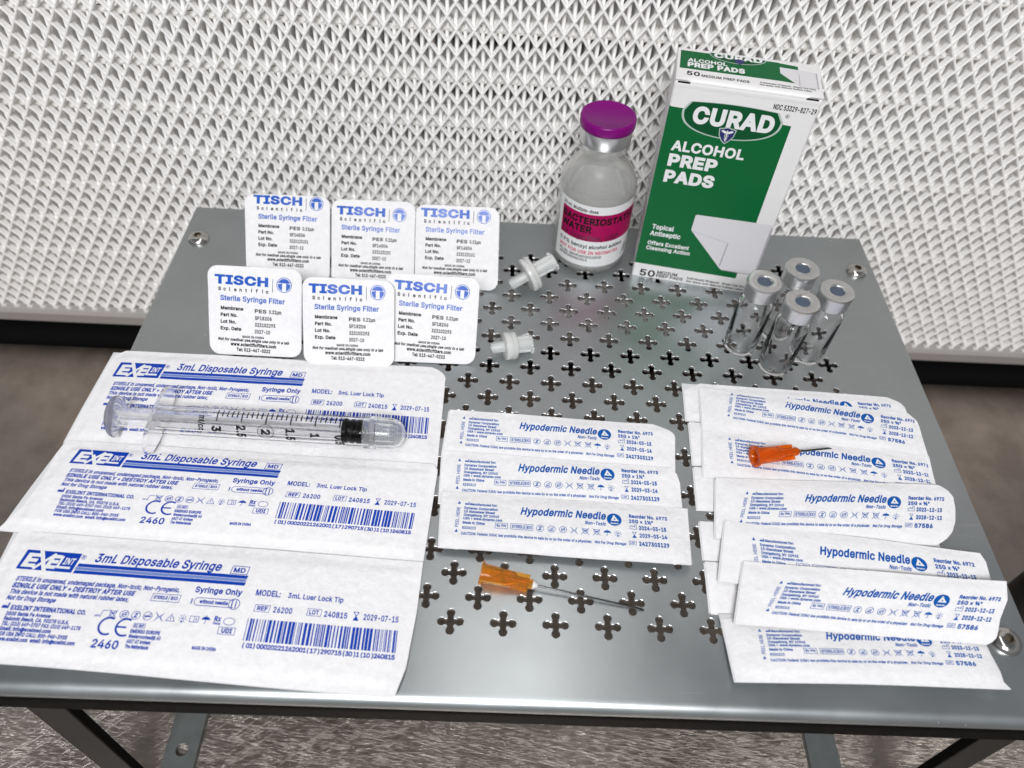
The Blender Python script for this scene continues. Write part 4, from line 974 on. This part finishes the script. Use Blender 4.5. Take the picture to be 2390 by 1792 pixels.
# ------------------------------------------------------------------ the syringe
def syringe():
    ax_ = Vector((91.0, -2.0, -.4)).normalized()
    O = Vector((-121.1, -40.9, 8.3))          # at the finger flange, on the axis
    t_ = root('syringe', (-85, -42, 0), 'clear capped syringe with black plunger tip and black scale, lying on a pack', 'syringe')
    X, Y, Ax = frame(ax_, (0, 0, 1))           # X roughly +-Y world, Y roughly vertical
    if X.y > 0: X = -X                          # X: towards the viewer
    Yu = Vector((0, 0, 1)); Yu = (Yu-Ax*Yu.dot(Ax)).normalized()
    o = tuple(O); a = tuple(Ax); r = 5.4
    V, F = lathe([(r, 0), (r, 78.5), (r-.85, 78.5), (r-.85, 0)], 60, o, a, close=True); build('barrel', V, F, M['clear_plastic'], t_, smooth=True, angle=40)
    # finger flange: two rounded wings
    V = []; n = 48
    for h in (-.4, .9):
        for i in range(n):
            th = 2*math.pi*i/n; cx = 14.6*math.cos(th); cz = (5.4*abs(math.sin(th))**.8+.4)*(1 if math.sin(th) >= 0 else -1)
            V.append(tuple(O+Ax*h+X*cx+Yu*cz))
    F = [(i, (i+1) % n, n+(i+1) % n, n+i) for i in range(n)]+[tuple(range(n-1, -1, -1)), tuple(n+i for i in range(n))]
    build('finger_flange', V, F, M['frost_plastic'], t_, smooth=True, angle=40)
    # plunger: cross-shaped rod and ribbed thumb disc
    mb = MB()
    for (aa, bb) in (((-3.9, 3.9), (-.45, .45)), ((-.45, .45), (-3.9, 3.9))):
        mb.box(-14.5, 68.3, aa[0], aa[1], bb[0], bb[1], xf=lambda p: tuple(O+Ax*p[0]+X*p[1]+Yu*p[2]))
    mb.build('plunger_rod', M['frost_plastic'], t_)
    V, F = lathe([(0, 0), (7.0, 0), (7.6, .35), (7.8, 1.0), (7.5, 1.6), (5, 1.9), (0, 1.9)], 44, tuple(O-Ax*16.3), a); build('thumb_disc', V, F, M['frost_plastic'], t_, smooth=True, angle=40)
    for k in range(5):
        V, F = lathe([(1.2+k*1.3, 0), (1.4+k*1.3, -.3), (1.7+k*1.3, 0)], 36, tuple(O-Ax*16.3), a); build('thumb_ridge', V, F, M['frost_plastic'], t_, smooth=True)
    rb = r-.87
    V, F = lathe([(0, 68.2), (rb-.5, 68.2), (rb, 68.5), (rb, 70.2), (rb-.5, 70.5), (rb-.5, 71.1), (rb, 71.4), (rb, 72.6), (rb-.5, 72.9), (rb-.5, 73.5), (rb, 73.8), (rb, 75.4), (rb-1, 76.0), (0, 77.2)], 44, o, a); build('rubber_stopper', V, F, M['black_rubber'], t_, smooth=True, angle=35)
    # end of the barrel and luer
    V, F = lathe([(r, 78.3), (4.2, 79.6), (2.2, 80.0), (2.0, 87.5), (1.1, 87.5), (1.2, 80.5)], 40, o, a); build('luer_tip', V, F, M['clear_plastic'], t_, smooth=True, angle=40)
    # cap: ribbed sleeve ending in a dome
    V, F = lathe([(6.0, 76.2), (6.15, 76.6), (6.15, 80.6), (5.8, 80.9), (5.8, 84.5), (5.5, 87.3), (4.7, 89.3), (3.2, 90.7), (1.6, 91.2), (0, 91.3), (0, 90.5), (1.6, 90.4), (2.9, 89.9), (4.0, 88.8), (4.8, 87.0), (5.1, 84.5), (5.42, 76.2)], 48, o, a); build('end_cap', V, F, M['frost_clear'], t_, smooth=True, angle=40)
    for k in range(16):
        th = 2*math.pi*k/16; rv = X*math.cos(th)+Yu*math.sin(th); tv = -X*math.sin(th)+Yu*math.cos(th)
        mb = MB(); mb.box(81, 87.0, 5.35, 5.98, -.16, .16, xf=lambda p: tuple(O+Ax*p[0]+rv*(p[1]-.05*(p[0]-81))+tv*p[2])); mb.build('cap_rib', M['frost_clear'], t_)
    # print on the barrel: distance along the axis, angle from the top towards the viewer
    def wrap(h, th, off): return tuple(O+Ax*h+(Yu*math.cos(R(th))+X*math.sin(R(th)))*(r+off))
    P = []; F = []
    def bar(h0, h1, t0, t1):
        n = len(P); k = 6
        for i in range(k+1):
            th = t0+(t1-t0)*i/k; P.append(wrap(h0, th, .05)); P.append(wrap(h1, th, .05))
        F.extend([(n+2*i, n+2*i+1, n+2*i+3, n+2*i+2) for i in range(k)])
    h3, h05 = 23.4, 68.0
    st = (h3-h05)/25
    for i in range(0, 30):
        h = h3-st*i
        if h > 70.5: break
        big = i % 5 == 0
        bar(h-.24, h+.24, -22, (27 if big else 10))
    build('graduation_marks', P, F, M['black_ink'], t_)
    P = []; F = []; n0 = 0
    def word(t, h, th0, cap, wid, bold=.0, mirror=False, n0_=None):
        """reads towards the viewer side, tops of the letters towards the cap"""
        G, f = glyphs(t, bold); b = len(P); wd = G[:, 0].max()
        for x, y in G:
            th = th0+x/wd*wid; P.append(wrap(h+y*cap, th, .05))
        F.extend([tuple(i+b for i in q) for q in f])
    for t, i, t0, wd in (('3', 0, 47, 25), ('2.5', 5, 40, 52), ('2', 10, 49, 25), ('1.5', 15, 42, 52), ('1', 20, 54, 18), ('0.5', 25, 55, 50)):
        word(t, h3-st*i-1.5, t0, 3.0, wd, .04)
    word('ml/cc', 17.0, 10, 2.2, 60, .03)
    build('scale_numerals', P, F, M['black_ink'], t_)
    P = []; F = []
    hc = h3-st*10; n = 26
    for i in range(n+1):
        t = 2*math.pi*i/n
        for q in (2.75, 3.0): P.append(wrap(hc+q*math.cos(t), 61+q*math.sin(t)/r*57.3*.95, .05))
    F = [(2*i, 2*i+1, 2*i+3, 2*i+2) for i in range(n)]
    build('numeral_circle', P, F, M['black_ink'], t_)
    # words on the far side, seen through the barrel
    P = []; F = []
    for t, h0, h1 in (('EXEL INT', 26, 37), ('SINGLE USE ONLY', 46, 70)):
        G, f = glyphs(t, .016); b = len(P); wd = G[:, 0].max()
        for x, y in G: P.append(wrap(h1-(h1-h0)*x/wd, -54+y*20, .05))
        F += [tuple(i+b for i in q) for q in f]
    build('far_side_lettering', P, F, M['black_ink'], t_)
M['frost_clear'] = mat('clear ribbed cap plastic', (0.97, 0.98, 0.99), 0.12, trans=0.9, ior=1.35)
syringe()

# ------------------------------------------------------------------ the shelf (perforated stand)
def shelf():
    x0, x1, yb, yf = -147.5, 182.0, 94.8, -132.9
    t_ = root('perforated_shelf', (17, -20, -118), 'grey metal shelf with cross-shaped holes and a rounded front edge', 'shelf')
    verts = []; edges = []; loops = []
    def add_loop(pts):
        b = len(verts); verts.extend([Vector(p) for p in pts]); n = len(pts)
        edges.extend([(b+i, b+(i+1) % n) for i in range(n)]); loops.append((b, n))
    nx = 40
    add_loop([(x0, yf), (x1, yf), (x1, yb), (x0, yb)])
    # one cross outline: four arms with bulbous ends
    def cross(grow):
        pts = []
        for k in range(4):
            c, s = math.cos(math.pi/2*k), math.sin(math.pi/2*k)
            arm = []
            for (dx, dy) in ((1.0, -.86),):
                arm.append((dx+grow*.6, dy-grow*.6+0))
            arm.append((1.9, -.84-grow))
            cc = 2.92; rr_ = 1.30+grow
            for i in range(9):
                a = R(-112+224*i/8); arm.append((cc+rr_*math.cos(a), rr_*math.sin(a)))
            arm.append((1.9, .84+grow))
            for (x, y) in arm: pts.append((x*c-y*s, x*s+y*c))
        return pts
    inner = cross(0.0); outer = cross(.20); nC = len(inner)
    cen = []
    for r_ in range(-8, 14):
        ks = range(-6, 9) if r_ % 2 == 0 else range(-7, 9)
        for k in ks:
            x = 17*k+(8.5 if r_ % 2 else 0)
            if r_ == -8 and False: continue
            cen.append((x, -8.5*r_))
    for cx, cy in cen: add_loop([(cx+a, cy+b) for a, b in outer])
    vo, eo, fo, ov, oe, of = delaunay_2d_cdt(verts, edges, [], 1, 1e-6, True)
    own = {}
    for i, l in enumerate(ov):
        for o_ in l:
            if o_ >= 4: own[i] = (o_-4)//nC
    F = []
    for f in fo:
        ids = [own.get(i, -1-i) for i in f]
        if all(q >= 0 and q == ids[0] for q in ids):
            cx, cy = cen[ids[0]]
            g = sum((vo[i] for i in f), Vector((0, 0)))/len(f); gx, gy = g.x-cx, g.y-cy
            # inside the outline?
            ins = False; n = nC; j = n-1
            for i in range(n):
                ax, ay = outer[i]; bx, by = outer[j]
                if (ay > gy) != (by > gy) and gx < (bx-ax)*(gy-ay)/(by-ay)+ax: ins = not ins
                j = i
            if ins: continue
        F.append(tuple(f))
    V = [(v.x, v.y, 0.0) for v in vo]
    nflat = len(F)
    # rims of the holes
    for cx, cy in cen:
        b = len(V)
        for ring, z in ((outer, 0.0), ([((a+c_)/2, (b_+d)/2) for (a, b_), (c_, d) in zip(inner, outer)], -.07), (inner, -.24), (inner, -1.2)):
            V += [(cx+p, cy+q, z) for p, q in ring]
        for k in range(3):
            for i in range(nC): j = (i+1) % nC; F.append((b+k*nC+i, b+k*nC+j, b+(k+1)*nC+j, b+(k+1)*nC+i))
    o = build('perforated_top', V, F, [M['steel_plate'], M['rim_highlight'], M['hole_wall']], t_)
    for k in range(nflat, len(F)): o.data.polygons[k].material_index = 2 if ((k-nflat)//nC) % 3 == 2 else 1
    # rounded front edge and the folded-down sides
    V = []; F = []
    prof = [(yf, 0.0)]+[(yf-4.4*math.sin(R(a)), -4.4+4.4*math.cos(R(a))) for a in range(5, 76, 5)]
    for x in (x0, x1): V += [(x, y, z) for y, z in prof]
    n = len(prof); F = [(i, i+1, n+i+1, n+i) for i in range(n-1)]
    build('rounded_front_edge', V, F, M['steel_plate'], t_, smooth=True)
    for nm, pr in (('back_lip', [((x0, yb), (x1, yb))]), ('side_lip', [((x0, yf), (x0, yb))]), ('side_lip', [((x1, yf), (x1, yb))])):
        (ax, ay), (bx, by) = pr[0]
        d = Vector((by-ay, ax-bx)).normalized()
        if nm == 'back_lip': d = Vector((0, 1))
        elif ax < 0: d = Vector((-1, 0))
        else: d = Vector((1, 0))
        V = [(ax, ay, 0), (bx, by, 0), (bx+d.x*.35, by+d.y*.35, -.4), (ax+d.x*.35, ay+d.y*.35, -.4), (bx+d.x*.4, by+d.y*.4, -14), (ax+d.x*.4, ay+d.y*.4, -14)]
        build(nm, V, [(0, 1, 2, 3), (3, 2, 4, 5)], M['steel_plate'], t_)
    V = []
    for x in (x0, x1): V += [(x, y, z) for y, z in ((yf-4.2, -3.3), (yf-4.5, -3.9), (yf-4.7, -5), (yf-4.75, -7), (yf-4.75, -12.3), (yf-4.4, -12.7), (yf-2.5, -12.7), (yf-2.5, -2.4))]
    build('front_rail_dark_reflection', V, [(i, (i+1) % 8, 8+(i+1) % 8, 8+i) for i in range(8)]+[tuple(range(7, -1, -1)), tuple(range(8, 16))], M['black_rail'], t_)  # black rail; its matte black stands in for the edge's dark reflection
    mb = MB(); mb.box(x0+1, x1-1, 88, 90, -30, -1.5); mb.build('back_rail', M['black_rail'], t_)
    # legs: flat bars splayed a little, with a folded flange
    def leg(xt, xb, y, wd, sg):
        mb = MB()
        def bar(a0, a1, y0, y1):
            V = [(xt+a0, y0, -3), (xt+a1, y0, -3), (xb+a1, y0, -117.9), (xb+a0, y0, -117.9)]
            V += [(p, y1, z) for p, _, z in V]
            mb.add(V, [(0, 1, 2, 3), (7, 6, 5, 4), (0, 4, 5, 1), (1, 5, 6, 2), (2, 6, 7, 3), (3, 7, 4, 0)])
        bar(0, wd, y, y+2)
        mb.build('leg', M['dark_steel'], t_)
        # raised edge fold, one each side of a thin groove
        mb = MB(); 
        if sg > 0: bar(wd+.25, wd+1.1, y-.6, y+2.4)
        else: bar(-1.1, -.25, y-.6, y+2.4)
        mb.build('leg_edge_fold', M['black_rail'], t_)
        mb = MB()
        if sg > 0: bar(-.35, -.02, y-.1, y+2)
        else: bar(wd+.02, wd+.35, y-.1, y+2)
        mb.build('leg_bare_edge', M['screw'], t_)
    leg(-138.9, -145.7, -136.2, 12.3, 1); leg(162.5, 170.5, -136.2, 12.3, -1)
    leg(-146.0, -150.0, 80.0, 12.3, 1); leg(169.5, 172.0, 80.0, 12.3, -1)
    # foot bars on the bench with a round hole near the front
    for fx, hx, hy in ((-129.9, -123.1, -123.4), (146.6, 153.6, -128.5)):
        wd = 13.3; ya, yb_ = -150, 84; zt, zb = -114.6, -117.9
        Vt = [Vector((fx, ya)), Vector((fx+wd, ya)), Vector((fx+wd, yb_)), Vector((fx, yb_))]
        Ed = [(0, 1), (1, 2), (2, 3), (3, 0)]
        n = 24; ring = [(hx+2.7*math.cos(2*math.pi*i/n), hy+2.7*math.sin(2*math.pi*i/n)) for i in range(n)]
        Vt += [Vector(p) for p in ring]; Ed += [(4+i, 4+(i+1) % n) for i in range(n)]
        vo, eo, fo, *_ = delaunay_2d_cdt(Vt, Ed, [], 1, 1e-6, True)
        V = [(v.x, v.y, zt) for v in vo]; F = [tuple(f) for f in fo if (sum((vo[i] for i in f), Vector((0, 0)))/len(f)-Vector((hx, hy))).length > 2.6]
        b = len(V)
        V += [(p, q, zt) for p, q in ring]+[(p, q, zb) for p, q in ring]
        F += [(b+i, b+(i+1) % n, b+n+(i+1) % n, b+n+i) for i in range(n)]
        b = len(V); rc_ = [(fx, ya), (fx+wd, ya), (fx+wd, yb_), (fx, yb_)]
        V += [(p, q, zt) for p, q in rc_]+[(p, q, zb) for p, q in rc_]
        F += [(b+i, b+(i+1) % 4, b+4+(i+1) % 4, b+4+i) for i in range(4)]
        build('foot_bar', V, F, M['foot_steel'], t_)
    return t_
shelf()

def screw(label, x, y, rot):
    t_ = root('button_screw', (x, y, 0), label, 'screw', 'button head screws holding the shelf')
    prof = [(4.9, .02), (5.0, .35), (4.75, 1.05), (4.1, 1.8), (3.2, 2.35), (2.4, 2.65), (1.75, 2.75)]
    V, F = lathe(prof, 40, (x, y, 0)); build('head', V, F, M['screw'], t_, smooth=True)
    V = []; n = 6
    for z, r_ in ((2.75, 1.75), (2.65, 1.45), (.9, 1.4)):
        for i in range(n if r_ < 1.7 else 40):
            k = n if r_ < 1.7 else 40
            V.append((x+r_*math.cos(2*math.pi*i/k+rot), y+r_*math.sin(2*math.pi*i/k+rot), z))
    F = []
    for i in range(40): F.append((i, (i+1) % 40, 40+int(((i+1) % 40)/40*6+.5) % 6, 40+int(i/40*6+.5) % 6))
    F = [tuple(dict.fromkeys(f)) for f in F]; F = [f for f in F if len(f) > 2]
    F += [(40+i, 40+(i+1) % 6, 46+(i+1) % 6, 46+i) for i in range(6)]+[tuple(46+i for i in range(6))]
    build('hex_socket', V, F, M['socket'], t_)
screw('button head screw at the back left corner of the shelf, left of the pouches', -139.8, 71.0, .3)
screw('button head screw at the back right corner of the shelf, beyond the vials', 173.6, 70.0, .5)
screw('button head screw at the front right, beside the topmost needle pack', 173.3, -110.6, .1)

# ------------------------------------------------------------------ setting: bench, slot, filter wall
def bench():
    nxx, nyy = 24, 18; x0, x1, y0, y1 = -900, 900, -900, 103.5
    V = [(x0+(x1-x0)*i/nxx, y0+(y1-y0)*j/nyy, -118) for j in range(nyy+1) for i in range(nxx+1)]
    F = [(j*(nxx+1)+i, j*(nxx+1)+i+1, (j+1)*(nxx+1)+i+1, (j+1)*(nxx+1)+i) for j in range(nyy) for i in range(nxx)]
    build('bench_floor', V, F, M['bench'], kind='structure')
    V = [(-900, 103.5, -118), (900, 103.5, -118), (900, 103.5, -150), (-900, 103.5, -150), (900, 200, -150), (-900, 200, -150), (900, 200, -101.5), (-900, 200, -101.5), (900, 120, -101.5), (-900, 120, -101.5)]
    build('bench_slot_floor', V, [(0, 1, 2, 3), (3, 2, 4, 5), (5, 4, 6, 7), (7, 6, 8, 9)], M['gap_black'], kind='structure')
bench()

def filter_wall():
    X0, X1 = -330, 400; Z0, Z1 = -91.5, 430.0; YF = 110.0
    t_ = root('filter_wall', (0, 125, -101), 'white air filter wall with a diamond mesh face behind the shelf', 'air filter')
    PW, PH = 7.6, 11.4; zc = 75.2; xc = 2.6
    # straight strands of the diamond mesh, each a flat bar set on edge
    dx, dz = PW/2, PH/2; L = math.hypot(dx, dz)
    def strand(px, pz, sg):
        """through (px, pz) with slope sg*dz/dx, clipped to the wall"""
        ts = []
        t0 = max((X0-px)/dx, ((Z0-pz)/dz if sg > 0 else (pz-Z1)/dz)); t1 = min((X1-px)/dx, ((Z1-pz)/dz if sg > 0 else (pz-Z0)/dz))
        if t1-t0 < 1.0: return
        a = Vector((px+dx*t0, 0, pz+sg*dz*t0)); b = Vector((px+dx*t1, 0, pz+sg*dz*t1))
        d = (b-a).normalized(); n = Vector((-d.z, 0, d.x)); w_ = .5
        yo = YF if sg > 0 else YF+.12
        sec = [(-w_, .3), (-w_*.45, 0), (w_*.45, 0), (w_, .3), (w_*.85, 3.3), (-w_*.85, 3.3)]
        V = [tuple(q+n*s_+Vector((0, yo+h, 0))) for q in (a, b) for s_, h in sec]
        F = [(i, (i+1) % 6, 6+(i+1) % 6, 6+i) for i in range(6)]+[(5, 4, 3, 2, 1, 0), (6, 7, 8, 9, 10, 11)]
        build('strand', V, F, M['filter_white'], t_)
    for sg in (1, -1):
        nlo, nhi = -400, 400
        for k in range(nlo, nhi):
            px = xc+PW*k
            # extent test
            za = zc+sg*dz*(X0-px)/dx; zb = zc+sg*dz*(X1-px)/dx
            if max(za, zb) < Z0 or min(za, zb) > Z1: continue
            strand(px, zc, sg)
    # swollen knots where strands cross, joined into one part
    mb = MB(); 
    j = 0; z = zc-PH/2*40
    while z < Z1:
        if z > Z0+1:
            k0 = int((X0-xc)/PW)+1; k1 = int((X1-xc)/PW)
            for k in range(k0, k1):
                x = xc+PW*k+(PW/2 if j % 2 else 0)
                V = [(x-.75, YF+.5, z), (x, YF+.5, z-1.9), (x+.75, YF+.5, z), (x, YF+.5, z+1.9), (x, YF-.06, z)]
                mb.add(V, [(0, 1, 4), (1, 2, 4), (2, 3, 4), (3, 0, 4)])
        z += PH/2; j += 1
    o = mb.build('mesh_knots', M['filter_white'], t_, kind='stuff')
    # pleats: folded media, fold lines at the front, deep valleys between
    zf = 85.5+22.8*15
    while zf > Z0:
        nx_ = 190; V = []; F = []
        pr = [(3.4, -1.6), (2.9, -.2), (3.2, 1.0), (5.0, 2.4), (9, 4.2), (20, 6.2), (42, 8.6), (46, 11.2), (28, 14.2), (14, 17.0), (8, 19.2), (4.6, 20.6), (3.6, 21.3)]
        npf = len(pr)
        for i in range(nx_+1):
            x = X0+(X1-X0)*i/nx_; wv = .35*math.sin(i*1.7)+.2*math.sin(i*.61+zf)
            for (y, d_) in pr: V.append((x, YF+1.2+y, zf-d_+wv*(1 if y < 5 else .3)))
        F = [(i*npf+q, (i+1)*npf+q, (i+1)*npf+q+1, i*npf+q+1) for i in range(nx_) for q in range(npf-1)]
        V = [(x, y, max(z_, Z0-1)) for x, y, z_ in V]
        build('pleat', V, F, M['filter_media'], t_, smooth=True)
        # corrugated separator: upright fins within the pleat
        V = []; F = []; fin = PW/2; n = int((X1-X0)/fin)
        zt_, zb_ = zf+.5, max(zf-22.4, Z0)
        for i in range(n):
            x = X0+fin*(i+.5)+((i*37) % 5-2)*.06; b = len(V); th = 1.0; sgn = .35 if i % 2 else -.35
            sec = ((-.95, 5.2), (-.8, 4.2), (-.4, 3.6), (.4, 3.6), (.8, 4.2), (.95, 5.2), (.75, 44), (-.75, 44))
            for zz_, xo, yo in ((zt_, sgn, 1.2), (zt_-5, sgn*.4, .4), (zb_+6, -sgn*.6, 0), (zb_, -sgn, -.5)):
                V += [(x+th*p+xo, YF+q_+yo, zz_) for p, q_ in sec]
            for L_ in range(3): F += [(b+8*L_+q, b+8*L_+(q+1) % 8, b+8*L_+8+(q+1) % 8, b+8*L_+8+q) for q in range(8)]
        build('separator', V, F, M['filter_white'], t_, smooth=True, angle=60)
        zf -= 22.8
    # frame below the mesh: pale lip and brown-grey face
    mb = MB(); mb.box(X0, X1, YF-1.5, YF+10, -95.0, -91.3); mb.build('frame_lip', M['frame_lip'], t_)
    mb = MB(); mb.box(X0, X1, YF-.5, YF+14, -102.2, -95.1); mb.build('frame_bar', M['frame_grey'], t_)
M['frame_lip'] = mat('pale filter frame lip', (0.52, 0.50, 0.49), 0.4, 0.2)
filter_wall()

# black rubber foot of some device, at the right edge of the picture, standing on the bench
V, F = lathe([(0, 0), (13, 0), (15, 1.5), (15.5, 6), (15.5, 22), (13.5, 27), (9, 29.5), (0, 30)], 40, (276, -47, -117.9))
o = build('rubber_knob', V, F, M['knob_black'], None, smooth=True, angle=50)
o['label'] = 'black rounded rubber knob at the right edge, on the bench'; o['category'] = 'knob'
